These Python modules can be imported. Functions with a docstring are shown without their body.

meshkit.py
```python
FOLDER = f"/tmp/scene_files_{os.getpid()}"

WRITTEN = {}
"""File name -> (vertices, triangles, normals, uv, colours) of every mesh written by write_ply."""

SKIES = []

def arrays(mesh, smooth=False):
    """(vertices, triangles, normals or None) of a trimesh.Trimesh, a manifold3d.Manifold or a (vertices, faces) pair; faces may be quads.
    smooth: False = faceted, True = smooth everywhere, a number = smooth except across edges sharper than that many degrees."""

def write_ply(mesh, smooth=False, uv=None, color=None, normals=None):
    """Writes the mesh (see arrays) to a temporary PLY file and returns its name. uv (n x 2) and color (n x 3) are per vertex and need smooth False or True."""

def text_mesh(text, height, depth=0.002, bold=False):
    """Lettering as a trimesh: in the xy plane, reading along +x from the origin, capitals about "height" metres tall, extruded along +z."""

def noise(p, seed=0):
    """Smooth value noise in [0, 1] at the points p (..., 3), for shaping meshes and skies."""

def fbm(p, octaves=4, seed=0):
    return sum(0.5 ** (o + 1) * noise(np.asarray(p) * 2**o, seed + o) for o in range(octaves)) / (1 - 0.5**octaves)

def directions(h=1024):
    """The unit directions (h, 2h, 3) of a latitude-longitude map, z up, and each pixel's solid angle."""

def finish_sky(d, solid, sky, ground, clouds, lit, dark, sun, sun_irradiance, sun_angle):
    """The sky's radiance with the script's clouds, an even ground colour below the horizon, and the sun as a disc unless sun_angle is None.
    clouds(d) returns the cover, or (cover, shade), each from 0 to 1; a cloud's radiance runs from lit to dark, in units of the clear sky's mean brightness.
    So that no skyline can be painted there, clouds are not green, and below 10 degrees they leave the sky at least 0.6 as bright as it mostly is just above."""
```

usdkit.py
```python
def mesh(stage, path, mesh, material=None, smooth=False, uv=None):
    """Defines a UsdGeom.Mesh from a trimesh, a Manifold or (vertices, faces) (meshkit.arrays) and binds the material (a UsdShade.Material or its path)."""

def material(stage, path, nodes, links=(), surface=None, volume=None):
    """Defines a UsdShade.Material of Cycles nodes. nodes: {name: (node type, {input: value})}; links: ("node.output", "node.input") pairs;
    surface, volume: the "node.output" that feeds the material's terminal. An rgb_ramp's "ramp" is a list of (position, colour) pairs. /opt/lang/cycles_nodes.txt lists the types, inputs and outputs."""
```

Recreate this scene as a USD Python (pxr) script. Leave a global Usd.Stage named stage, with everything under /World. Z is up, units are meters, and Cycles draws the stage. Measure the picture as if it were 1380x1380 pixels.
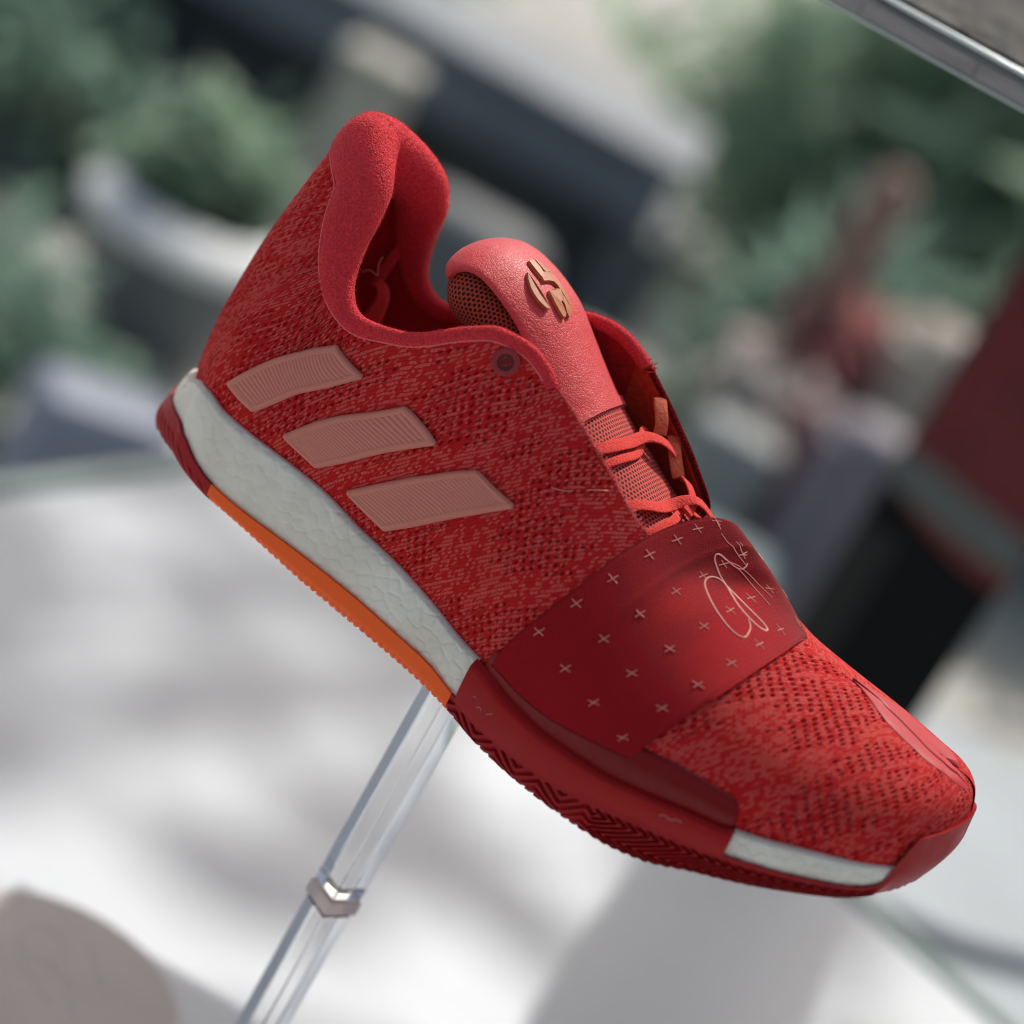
import math, random
import numpy as np, trimesh, usdkit, meshkit
from pxr import Usd, UsdGeom, UsdLux, UsdShade, Gf, Sdf
from scipy.interpolate import PchipInterpolator as Pchip, CubicSpline
from scipy.spatial import cKDTree

stage = Usd.Stage.CreateInMemory()
UsdGeom.SetStageUpAxis(stage, UsdGeom.Tokens.z)
UsdGeom.SetStageMetersPerUnit(stage, 1.0)
stage.SetDefaultPrim(UsdGeom.Xform.Define(stage, '/World').GetPrim())
UsdGeom.Scope.Define(stage, '/World/Looks')
rng = np.random.default_rng(7)

# ---------------------------------------------------------------- camera, sky, sun, exposure
PITCH, ROLL, DIST, HFOV = math.radians(20), math.radians(29), 0.77415, math.radians(25)
TARGET = np.array([0, 0, 0.30])            # where the camera looks: the middle of the shoe, 0.30 m above the table top (z = 0)
FWD = np.array([0, math.cos(PITCH), -math.sin(PITCH)])
UP0 = np.array([0, math.sin(PITCH), math.cos(PITCH)])
RIGHT = math.cos(ROLL) * np.array([1, 0, 0]) + math.sin(ROLL) * -UP0 * -1
RIGHT = np.array([math.cos(ROLL), 0, 0]) - math.sin(ROLL) * UP0 * -1 * -1
RIGHT = np.array([math.cos(ROLL), 0, 0]) + math.sin(ROLL) * UP0
UPV = -math.sin(ROLL) * np.array([1, 0, 0]) + math.cos(ROLL) * UP0
EYE = TARGET - FWD * DIST
cam = UsdGeom.Camera.Define(stage, '/World/camera')
cam.AddTransformOp().Set(Gf.Matrix4d(*RIGHT, 0, *UPV, 0, *(-FWD), 0, *EYE, 1))
APER = 24.0
FOCAL = APER / 2 / math.tan(HFOV / 2)
cam.CreateHorizontalApertureAttr(APER); cam.CreateVerticalApertureAttr(APER); cam.CreateFocalLengthAttr(FOCAL)
cam.CreateClippingRangeAttr(Gf.Vec2f(0.02, 200))
cam.CreateFStopAttr(FOCAL / 19.0); cam.CreateFocusDistanceAttr(0.719)
cam.CreateExposureAttr(-0.25)

SUN = np.array([0.15, 1.0, 1.28]); SUN /= np.linalg.norm(SUN)
SKY_STRENGTH, SUN_STRENGTH = 0.15, 1.05
M = lambda name, *a, **k: usdkit.material(stage, '/World/Looks/' + name, *a, **k)
dome = UsdLux.DomeLight.Define(stage, '/World/sky')
sky = M('sky_material', {'s': ('sky_texture', {'sky_type': 'single_scattering', 'sun_disc': False, 'aerosol_density': 4.0, 'ozone_density': 0.5, 'sun_elevation': math.asin(SUN[2]), 'sun_rotation': math.atan2(SUN[0], SUN[1])}),
                         'w': ('mix_color', {'blend_type': 'multiply', 'fac': 1.0, 'b': (1.03, 0.995, 0.91), 'use_clamp': False, 'use_clamp_result': False}),
                         'b': ('background_shader', {'strength': SKY_STRENGTH})}, [('s.color', 'w.a'), ('w.result', 'b.color')], surface='b.background')
UsdShade.MaterialBindingAPI.Apply(dome.GetPrim()).Bind(sky)
dome.GetPrim().SetCustomDataByKey('kind', 'structure')
sun = UsdLux.DistantLight.Define(stage, '/World/sun')
sun.CreateIntensityAttr(SUN_STRENGTH); sun.CreateAngleAttr(0.5); sun.CreateColorAttr(Gf.Vec3f(1, 0.97, 0.925)); sun.CreateNormalizeAttr(True)
zx = np.cross([0, 0, 1], SUN); zx /= np.linalg.norm(zx)
sun.AddTransformOp().Set(Gf.Matrix4d(*zx, 0, *np.cross(SUN, zx), 0, *SUN, 0, *(SUN * 10), 1))

# ---------------------------------------------------------------- helpers
used = {}
def fresh(parent, name):
    k = (parent, name); used[k] = used.get(k, -1) + 1
    return f'{parent}/{name}' + (f'_{used[k]:03d}' if used[k] else '')
def tag(prim, label=None, cat=None, group=None, kind=None):
    p = prim.GetPrim() if hasattr(prim, 'GetPrim') else prim
    for k, v in (('label', label), ('category', cat), ('group', group), ('kind', kind)):
        if v: p.SetCustomDataByKey(k, v)
    return p
def thing(name, label, cat, loc=(0, 0, 0), rotz=0.0, group=None, matrix=None):
    x = UsdGeom.Xform.Define(stage, fresh('/World', name))
    if matrix is not None: x.AddTransformOp().Set(matrix)
    else:
        x.AddTranslateOp().Set(Gf.Vec3d(*map(float, loc)))
        if rotz: x.AddRotateZOp().Set(math.degrees(rotz))
    tag(x, label, cat, group)
    return str(x.GetPath())
def put(parent, name, mesh, mat, smooth=False, uv=None, scale=1.0, label=None):
    """one Mesh prim; mesh: trimesh, Manifold or (v, f)"""
    v, f, n = meshkit.arrays(mesh, False)
    m = trimesh.Trimesh(v * scale, f, process=False)
    g = usdkit.mesh(stage, fresh(parent, name), m, '/World/Looks/' + mat if isinstance(mat, str) else mat, smooth=smooth, uv=uv)
    g.CreateDoubleSidedAttr(True)
    if label: tag(g, label)
    return str(g.GetPath())
def gridfaces(n, m, closed_i=False, closed_j=False, flip=False):
    i = np.arange(n if closed_i else n - 1); j = np.arange(m if closed_j else m - 1)
    I, J = np.meshgrid(i, j, indexing='ij')
    a = I * m + J; b = ((I + 1) % n) * m + J; c = ((I + 1) % n) * m + (J + 1) % m; d = I * m + (J + 1) % m
    q = np.stack([a, b, c, d], -1).reshape(-1, 4)
    return q[:, ::-1] if flip else q
def quads(*fs):
    return np.vstack(fs)
def gnormal(P):
    n = np.cross(np.gradient(P, axis=0), np.gradient(P, axis=1))
    return n / np.maximum(np.linalg.norm(n, axis=-1, keepdims=True), 1e-9)
def cat(*ms):
    vs, fs, k = [], [], 0
    for v, f in ms:
        f = np.asarray(f)
        if f.shape[1] == 4: f = np.vstack([f[:, [0, 1, 2]], f[:, [0, 2, 3]]])
        vs.append(np.asarray(v)); fs.append(f + k); k += len(v)
    return np.vstack(vs), np.vstack(fs)
def slab(P, th, flip=False):
    """closed sheet of thickness th below the grid P (normal side = outside)"""
    n, m = P.shape[:2]; N = gnormal(P) * (-1 if flip else 1)
    Q = P - N * th
    V = np.vstack([P.reshape(-1, 3), Q.reshape(-1, 3)]); o = n * m
    F = [gridfaces(n, m, flip=flip), gridfaces(n, m, flip=not flip) + o]
    idx = np.concatenate([np.arange(m), np.arange(1, n) * m + m - 1, (n - 1) * m + np.arange(m - 2, -1, -1), np.arange(n - 2, 0, -1) * m])
    nx = np.roll(idx, -1)
    r = np.stack([idx, idx + o, nx + o, nx], -1)
    F.append(r[:, ::-1] if flip else r)
    return V, np.vstack(F)
def sweep(path, rx, ry=None, up=(0, 0, 1), k=10, closed=False, square=2.0, upv=None):
    """elliptical tube; rx across (path x up), ry along up"""
    path = np.asarray(path, float); n = len(path)
    t = np.gradient(path, axis=0) if not closed else np.roll(path, -1, 0) - np.roll(path, 1, 0)
    t /= np.linalg.norm(t, axis=1, keepdims=True)
    u = np.broadcast_to(np.asarray(up if upv is None else upv, float), (n, 3))
    s = np.cross(t, u); s /= np.linalg.norm(s, axis=1, keepdims=True)
    w = np.cross(s, t)
    rx = np.broadcast_to(rx, n); ry = rx if ry is None else np.broadcast_to(ry, n)
    a = np.linspace(0, 2 * np.pi, k, endpoint=False)
    ca, sa = np.sign(np.cos(a)) * abs(np.cos(a)) ** (2 / square), np.sign(np.sin(a)) * abs(np.sin(a)) ** (2 / square)
    V = path[:, None] + s[:, None] * (rx[:, None] * ca)[..., None] + w[:, None] * (ry[:, None] * sa)[..., None]
    f = gridfaces(n, k, closed_i=closed, closed_j=True)
    V = V.reshape(-1, 3)
    if closed: return V, f
    V = np.vstack([V, path[:1], path[-1:]])
    j = np.arange(k); a0 = np.full(k, n * k); a1 = a0 + 1
    f3 = np.vstack([np.stack([a0, j, (j + 1) % k], -1), np.stack([a1, (n - 1) * k + (j + 1) % k, (n - 1) * k + j], -1)])
    return cat((V, f), (V * 0, np.zeros((0, 3), int))) if False else (V, np.vstack([np.vstack([f[:, [0, 1, 2]], f[:, [0, 2, 3]]]), f3]))
def curve(pts, n, closed=False):
    pts = np.asarray(pts, float)
    if closed: pts = np.vstack([pts, pts[:1]])
    d = np.r_[0, np.cumsum(np.linalg.norm(np.diff(pts, axis=0), axis=1))]
    return CubicSpline(d, pts, bc_type='periodic' if closed else 'natural')(np.linspace(0, d[-1], n, endpoint=not closed))

#@MATERIALS
class Nodes:
    """small builder for node graphs"""
    def __init__(self): self.n, self.l, self.k = {}, [], 0
    def add(self, kind, out, **inp):
        self.k += 1; name = f'n{self.k}'; vals = {}
        for key, v in inp.items():
            if isinstance(v, str) and '.' in v and v.split('.')[0] in self.n: self.l.append((v, f'{name}.{key}'))
            else: vals[key] = v
        self.n[name] = (kind, vals); return f'{name}.{out}'
    def math(self, op, a, b=0.0, c=0.0, clamp=False):
        return self.add('math', 'value', math_type=op, value1=a, value2=b, value3=c, use_clamp=clamp)
    def mixc(self, f, a, b, t='mix'): return self.add('mix_color', 'result', blend_type=t, fac=f, a=a, b=b)
    def rng(self, v, a, b, c=0.0, d=1.0): return self.add('map_range', 'result', range_type='smoothstep', value=v, from_min=a, from_max=b, to_min=c, to_max=d)
    def uv(self):
        u = self.add('texture_coordinate', 'UV'); x = self.add('separate_xyz', 'x', vector=u); return u, x, x.split('.')[0] + '.y'
    def pos(self): return self.add('texture_coordinate', 'object')
    def bump(self, h, dist, strength=1.0, **k): return self.add('bump', 'normal', height=h, distance=dist, strength=strength, **k)
    def make(self, name, surface, volume=None): return M(name, self.n, self.l, surface=surface, volume=volume)
def plain(name, color, rough=0.5, var=0.0, scale=8.0, bump=0.0, bscale=60.0, **k):
    """principled paint with soft tonal variation and optional fine relief"""
    g = Nodes(); p = g.pos(); col = color; kw = {}
    if var:
        f = g.add('noise_texture', 'fac', vector=p, scale=scale, detail=4.0)
        col = g.mixc(g.rng(f, .3, .7), tuple(c * (1 - var) for c in color), tuple(min(1, c * (1 + var)) for c in color))
    if bump:
        kw['normal'] = g.bump(g.add('noise_texture', 'fac', vector=p, scale=bscale, detail=3.0), bump)
    return g.make(name, g.add('principled_bsdf', 'BSDF', base_color=col, roughness=rough, **k, **kw))
def hexholes(g, u, v, pitch):
    """0 in the middle of staggered holes, 1 on the yarn between; u, v in mm"""
    a, b = g.math('divide', u, pitch), g.math('divide', v, pitch * 1.732)
    d = []
    for s_ in (0.0, .5):
        x = g.math('subtract', g.math('fraction', g.math('add', a, 100 + s_)), .5); y = g.math('multiply', g.math('subtract', g.math('fraction', g.math('add', b, 100 + s_)), .5), 1.732)
        d.append(g.math('sqrt', g.math('add', g.math('multiply', x, x), g.math('multiply', y, y))))
    return g.math('minimum', *d)
def knit_material(name='knit', red=(.60, .0095, .011), coral=(.75, .112, .090)):
    g = Nodes(); uv, c, r = g.uv()
    wob = g.add('noise_texture', 'fac', vector=uv, scale=.35, detail=2.0)
    r2 = g.math('add', r, g.math('multiply', g.math('subtract', wob, .5), .9))
    rr = g.math('divide', r2, 1.2); row = g.math('floor', rr); fr = g.math('fraction', g.math('add', rr, 1000.0))
    jit = g.add('noise_texture', 'fac', vector=uv, scale=.9, detail=2.0)
    sl = g.math('multiply', g.math('subtract', fr, .5), g.math('subtract', g.math('multiply', g.math('floored_modulo', row, 2.0), 1.3), .65))
    cc = g.math('add', g.math('add', g.math('add', g.math('divide', c, 1.25), sl), g.math('multiply', row, .5)), g.math('multiply', jit, .9)); col = g.math('floor', cc); fc = g.math('fraction', g.math('add', cc, 1000.0))
    cell = g.add('combine_xyz', 'vector', x=col, y=row)
    rnd = g.add('white_noise_texture', 'value', dimensions='2D', vector=cell)
    big = g.add('noise_texture', 'fac', vector=g.add('mapping', 'vector', vector=uv, scale=(.06, .17, 1)), scale=1.0, detail=3.0)
    dens = g.rng(big, .30, .70, .34, .74)
    on_ = g.math('less_than', rnd, dens)
    up = g.math('subtract', 1.0, g.math('abs', g.math('subtract', g.math('multiply', fr, 2.0), 1.0)))
    dash = g.math('multiply', g.rng(up, .38, .72), g.rng(g.math('subtract', .5, g.math('abs', g.math('subtract', fc, .5))), .03, .14))
    rnd2 = g.add('white_noise_texture', 'value', dimensions='2D', vector=g.add('combine_xyz', 'vector', x=row, y=col))
    k = g.math('multiply', g.math('multiply', on_, dash), g.math('add', .62, g.math('multiply', rnd2, .38)))
    fib = g.add('noise_texture', 'fac', vector=g.add('mapping', 'vector', vector=uv, scale=(2.0, 9.0, 1)), scale=1.0, detail=3.0)
    deep = g.mixc(g.rng(up, .0, .5), tuple(x * .72 for x in red), red)
    colr = g.mixc(k, deep, coral)
    colr = g.mixc(g.rng(fib, .3, .7, 0.0, .35), colr, (.5, .02, .02), 'mix')
    h = g.math('add', g.math('multiply', dash, .55), g.math('multiply', fib, .45))
    nb = g.bump(h, .0005, .7)
    g.make(name, g.add('principled_bsdf', 'BSDF', base_color=colr, roughness=.78, normal=nb, sheen_weight=.08, sheen_roughness=.45, sheen_tint=(1, .35, .32), specular_ior_level=.15))
knit_material()
def fabric(name, color, scale, depth, rough=.85, sheen=.14, tint=(1, .5, .48), vor=True):
    g = Nodes(); p = g.pos()
    n1 = g.add('voronoi_texture', 'distance', vector=p, scale=scale, feature='f1'); n2 = g.add('noise_texture', 'fac', vector=p, scale=scale * .8, detail=4.0)
    h = g.math('add', g.math('multiply', n1, -1.0 if vor else 0.0), n2)
    col = g.mixc(g.rng(n2, .35, .68), tuple(c * .82 for c in color), tuple(min(1, c * 1.1) for c in color))
    g.make(name, g.add('principled_bsdf', 'BSDF', base_color=col, roughness=rough, normal=g.bump(h, depth, .8), sheen_weight=sheen, sheen_roughness=.4, sheen_tint=tint, specular_ior_level=.2))
fabric('collar', (.70, .034, .045), 1500.0, .0004)
fabric('lining', (.46, .012, .014), 900.0, .0003, sheen=.1)
fabric('warm_lining', (.50, .035, .010), 700.0, .0004, sheen=.1)
def strap_material():
    g = Nodes(); uv, v, w = g.uv()
    tw = g.math('fraction', g.math('add', g.math('divide', g.math('add', v, g.math('multiply', w, .7)), 1.05), 1000.0))
    rib = g.math('fraction', g.math('add', g.math('divide', w, 1.25), 1000.0))
    tu = g.math('subtract', 1.0, g.math('abs', g.math('subtract', g.math('multiply', tw, 2.0), 1.0)))
    ru = g.math('subtract', 1.0, g.math('abs', g.math('subtract', g.math('multiply', rib, 2.0), 1.0)))
    n = g.add('noise_texture', 'fac', vector=g.add('mapping', 'vector', vector=uv, scale=(1.5, 3.0, 1)), scale=1.0, detail=3.0)
    col = g.mixc(g.rng(n, .3, .7), (.56, .011, .018), (.70, .024, .032))
    col = g.mixc(g.math('multiply', tu, .45), col, (.42, .007, .012)); col = g.mixc(g.rng(ru, .0, .5, .4, 0.0), col, (.37, .006, .011))
    h = g.math('add', g.math('multiply', tu, .5), g.math('add', g.math('multiply', ru, .7), g.math('multiply', n, .5)))
    g.make('strap', g.add('principled_bsdf', 'BSDF', base_color=col, roughness=.82, normal=g.bump(h, .0008, 1.0), sheen_weight=.12, sheen_roughness=.4, sheen_tint=(1, .4, .4), specular_ior_level=.1))
strap_material()
def leather_material():
    g = Nodes(); p = g.pos()
    v = g.add('voronoi_texture', 'distance', vector=p, scale=950.0, feature='distance_to_edge'); n = g.add('noise_texture', 'fac', vector=p, scale=260.0, detail=5.0, distortion=.6); n2 = g.add('noise_texture', 'fac', vector=p, scale=60.0, detail=3.0)
    cr = g.rng(v, .0, .16)
    h = g.math('add', g.math('multiply', cr, .35), g.math('multiply', n, 1.2))
    col = g.mixc(g.math('multiply', cr, .8), (.60, .026, .030), (.72, .044, .050)); col = g.mixc(g.rng(n2, .3, .7, 0, .5), col, (.64, .034, .040))
    g.make('leather', g.add('principled_bsdf', 'BSDF', base_color=col, roughness=.52, normal=g.bump(h, .0003, .6), sheen_weight=.2, sheen_tint=(1, .6, .62), specular_ior_level=.4))
leather_material()
def mesh_material(name, yarn, dark, pitch, hole):
    g = Nodes(); uv, a, b = g.uv(); d = hexholes(g, a, b, pitch)
    k = g.rng(d, hole - .07, hole + .05); n = g.add('noise_texture', 'fac', vector=uv, scale=3.0, detail=2.0)
    y = g.mixc(g.rng(n, .3, .7), tuple(c * .8 for c in yarn), yarn)
    g.make(name, g.add('principled_bsdf', 'BSDF', base_color=g.mixc(k, dark, y), roughness=.75, normal=g.bump(g.math('add', k, g.math('multiply', n, .3)), .0006, .9), sheen_weight=.2, sheen_tint=(1, .5, .45), specular_ior_level=.2))
mesh_material('mesh_lining', (.55, .075, .032), (.05, .004, .003), 2.0, .33)
mesh_material('vamp', (.76, .09, .07), (.10, .008, .008), 1.72, .30)
def boost_material():
    g = Nodes(); p = g.pos(); n = g.add('noise_texture', 'fac', vector=p, scale=55.0, detail=4.0); n2 = g.add('noise_texture', 'fac', vector=p, scale=420.0, detail=3.0)
    z = g.add('separate_xyz', 'z', vector=p)
    col = g.mixc(g.rng(n, .3, .7), (.74, .66, .53), (.84, .77, .65))
    g.make('boost', g.add('principled_bsdf', 'BSDF', base_color=col, roughness=.55, normal=g.bump(n2, .0005, .7), specular_ior_level=.4))
boost_material()
def rubber(name, color, rough, dirt=.25, tr=0.0):
    g = Nodes(); p = g.pos(); n = g.add('noise_texture', 'fac', vector=p, scale=90.0, detail=6.0, roughness=.65); sp = g.add('noise_texture', 'fac', vector=p, scale=700.0, detail=2.0)
    col = g.mixc(g.rng(n, .5, .8, 0, dirt), color, tuple(.7 * c + .035 for c in color)); col = g.mixc(g.rng(sp, .72, .77, 0, .6 * dirt), col, (.5, .36, .34))
    g.make(name, g.add('principled_bsdf', 'BSDF', base_color=col, roughness=g.rng(n, .2, .8, rough - .08, rough + .14), normal=g.bump(n, .0002, .5), specular_ior_level=.22))
rubber('red_rubber', (.33, .006, .008), .46); rubber('red_band', (.36, .0045, .0045), .34, .12); rubber('dark_band', (.19, .0025, .004), .32, .16); rubber('overlay', (.52, .036, .042), .5, .12); rubber('orange_rubber', (1.0, .125, .014), .42, .0); rubber('stripe', (.62, .205, .145), .42, .2)
fabric('lace', (.78, .06, .045), 1500.0, .0002)
plain('webbing', (.60, .09, .03), .75, .2, 900.0, .0003, 1500.0)
plain('print', (.74, .26, .20), .6); plain('seam', (.78, .12, .11), .8)
plain('scuff', (.52, .26, .22), .8); plain('gold', (.47, .125, .033), .5, .1, 500.0); plain('eyelet', (.30, .012, .014), .5); plain('eyelet_dark', (.09, .006, .006), .6)

# ================================================================ THE SHOE (millimetres; x heel to toe, -y its outer side, z up)
th, de = 0.2617994, 0.0662323
cz, sz, cy, sy = math.cos(-th), math.sin(-th), math.cos(-de), math.sin(-de)
RS = np.array([[cz, -sz, 0], [sz, cz, 0], [0, 0, 1]]) @ np.array([[cy, 0, sy], [0, 1, 0], [-sy, 0, cy]])
TS = TARGET + np.array([-0.119978, 0, -0.053000])
SHOE_M = Gf.Matrix4d(*RS[:, 0], 0, *RS[:, 1], 0, *RS[:, 2], 0, *TS, 1)
SHOE = thing('sneaker', 'red knit sneaker with white midsole, orange heel tread and wide strap', 'shoe', matrix=SHOE_M)
def S(name, mesh, mat, smooth=40, uv=None, label=None, parent=None):
    return put(parent or SHOE, name, mesh, mat, smooth=smooth, uv=uv, scale=0.001, label=label)

# --- footprint
LAT = np.array([(0, 0), (4, -14), (12, -23.5), (30, -33.5), (60, -38), (90, -38.5), (120, -40), (150, -44.5), (180, -50.5), (210, -54.5), (235, -54), (260, -48.5), (280, -38), (292, -24), (298, -9), (300, 6)], float)
MED = np.array([(298, 19), (292, 30), (280, 40), (260, 46), (235, 47.5), (210, 44.5), (180, 38.5), (150, 34), (120, 32.5), (90, 33.5), (60, 35), (30, 32), (12, 23), (4, 14)], float)
FP = curve(np.vstack([LAT, MED]), 4000, closed=True)
tip = int(np.argmax(FP[:, 0])); back = int(np.argmin(FP[:, 0]))
FP = np.roll(FP, -back, 0); tip = (tip - back) % len(FP)
FN = np.roll(FP, -1, 0) - np.roll(FP, 1, 0); FN = np.stack([FN[:, 1], -FN[:, 0]], -1); FN /= np.linalg.norm(FN, axis=1, keepdims=True)
if (FN * (FP - FP.mean(0))).sum() < 0: FN = -FN
def side(x, lat=True):
    """plan point and outward normal of the footprint at length x"""
    if lat: seg = np.arange(0, tip + 1)
    else: seg = np.r_[0, np.arange(len(FP) - 1, tip - 1, -1)]
    xs = np.maximum.accumulate(FP[seg, 0] + np.arange(len(seg)) * 1e-7)
    x = np.asarray(x, float)
    P = np.stack([np.interp(x, xs, FP[seg, k]) for k in (0, 1)], -1)
    N = np.stack([np.interp(x, xs, FN[seg, k]) for k in (0, 1)], -1)
    return P, N / np.linalg.norm(N, axis=-1, keepdims=True)
def tab(*p):
    p = np.array(p, float); f = Pchip(p[:, 0], p[:, 1]); return lambda x: f(np.clip(x, p[0, 0], p[-1, 0]))
ZB = tab((0, 20), (8, 24), (21, 24.5), (32, 22), (43, 20), (52, 19), (67, 16.5), (85, 13), (104, 10.3), (122, 8.2), (135, 6.7), (148, 4.5), (163, 1), (179, -.6), (194, -1.1), (210, -.9), (225, 1.1), (240, 6), (255, 10), (267, 13.4), (278, 16.4), (288, 19.7), (297, 24), (300, 28))
ZO = tab((0, 36), (6, 36), (12, 36), (21, 36), (29, 33), (35, 29.5), (44, 26.3), (59, 24.2), (74, 23), (90, 21.4), (105, 19.6), (121, 17.2), (137, 15), (149, 11.5), (162, 8.6), (178, 8), (194, 9.2), (209, 12), (224, 14.8), (244, 17), (260, 19.5), (272, 21.7), (282, 23.5), (287, 26), (289, 35), (291, 42), (295, 43.5), (298, 44.8), (300, 46.5))
ZM = tab((0, 45), (10, 46), (21, 50), (28, 50.5), (37, 48.4), (51, 46.9), (63, 45.9), (79, 43.9), (96, 39.4), (112, 36), (129, 31.4), (143, 27), (153, 25), (168, 20.7), (183, 19.1), (200, 19.4), (215, 21.1), (230, 23.6), (245, 25), (255, 26.5), (267, 28.8), (279, 30.3), (289, 31.7), (300, 34))
ZD = tab((153, 24), (154.5, 28.2), (156.5, 32), (164, 33.7), (177, 31.6), (191, 31.8), (205, 31.7), (212, 32.4), (224, 33.6), (238, 33.4), (241, 33), (243, 30.8), (245, 26))

def stations(x0, x1, step=.6):
    """x values whose footprint steps are about even"""
    seg = FP[:tip + 1]; d = np.r_[0, np.cumsum(np.linalg.norm(np.diff(seg, axis=0), axis=1))]
    a, b = np.interp([x0, x1], seg[:, 0], d)
    return np.interp(np.linspace(a, b, max(3, int((b - a) / step))), d, seg[:, 0])
def wall(x, rows, lat=True):
    """rows: list of (z array or number, outward offset array or number) at each x -> grid [x, rows, 3]"""
    P, N = side(x, lat)
    return np.stack([np.concatenate([P + N * np.broadcast_to(o, x.shape)[:, None], np.broadcast_to(z, x.shape)[:, None]], -1) for z, o in rows], 1)
tri = lambda a: abs((a % 1) * 2 - 1)
HIN = lambda x, z: np.interp(z, [18, 35, 46, 60], [0, 5.5, 8.2, 9]) * np.clip((26 - np.asarray(x)) / 26, 0, 1) ** .8
def tread(x0, x1, kind, step=.5, nr=22):
    """one piece of the rubber outsole: outer wall, bottom and inner-side wall as one closed loft"""
    x = stations(x0, x1, step); f = np.linspace(0, 1, nr)
    zt, zb = ZO(x), ZB(x)
    W = []
    for lat in (True, False):
        rows = []
        for v in f:
            z = zt + (zb - zt) * v
            o = 1.3 - 5.0 * max(0, v - .45) ** 2 * 4 * .6
            o = np.full(len(x), o) - 1.5 * np.clip((x - 286) / 8, 0, 1) * (1 - v)
            if kind == 'herringbone':
                edge = np.clip((v - .16) / .05, 0, 1)
                A = (x + 7 * tri(v * 1.25 + .1) * 1.6) / 3.4
                B = ((zt - z) + 5.5 * tri(x / 17.0)) / 2.7
                ph = np.where(x < 207, B, A)
                g = np.clip((tri(ph) - .52) / .22, 0, 1)
                o = o - np.where(x < 207, 1.1, 1.6) * g * edge * np.where(x > 287, 0, 1)
            elif kind == 'ribbed':
                g = np.clip((tri((x + 2.5 * v) / 2.6) - .5) / .3, 0, 1)
                o = o - .75 * g * np.clip((v - .62) / .1, 0, 1)
                z = z + .5 * g * (v > .9)
            else:
                g = np.clip((tri((x * .7 + z * .7) / 2.7) - .5) / .3, 0, 1)
                o = o - .6 * g * np.clip((v - .3) / .1, 0, 1)
            rows.append((z, o - HIN(x, z)))
        W.append(wall(x, rows, lat))
    L, R = W
    c = np.linspace(0, 1, 26)[1:-1]
    lb, rb = L[:, -1], R[:, -1]
    mid = lb[:, None] + (rb - lb)[:, None] * c[None, :, None]
    mid[..., 2] -= 2.0 * np.sin(np.pi * c)[None] ** .35
    gx = (mid[..., 0] + 6 * tri(mid[..., 1] / 14)) / 4.2
    mid[..., 2] += 1.2 * np.clip((tri(gx) - .5) / .2, 0, 1)
    top_in = 1.5
    G = np.concatenate([L, mid, R[:, ::-1]], 1)
    lid = lambda a: np.stack([a[:, 0], a[:, -1]], 1)
    n, m = G.shape[:2]
    V = G.reshape(-1, 3); F = gridfaces(n, m, flip=True)
    # lid on top and the two end caps
    V2 = [V]; k = len(V)
    topf = np.stack([np.arange(n - 1) * m, np.arange(1, n) * m, np.arange(1, n) * m + m - 1, np.arange(n - 1) * m + m - 1], -1)
    caps = []
    for i in (0, n - 1):
        c0 = G[i].mean(0); V2.append(c0[None]); j = np.arange(m)
        caps.append(np.stack([np.full(m, k), i * m + j, i * m + (j + 1) % m], -1)); k += 1
    F3 = np.vstack([np.vstack([F[:, [0, 1, 2]], F[:, [0, 2, 3]]]), topf[:, [0, 1, 2]], topf[:, [0, 2, 3]], *caps])
    return np.vstack(V2), F3
S('heel_outsole', tread(.02, 45.0, 'slant'), 'red_rubber', label='dark red heel piece of the outsole')
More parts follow.
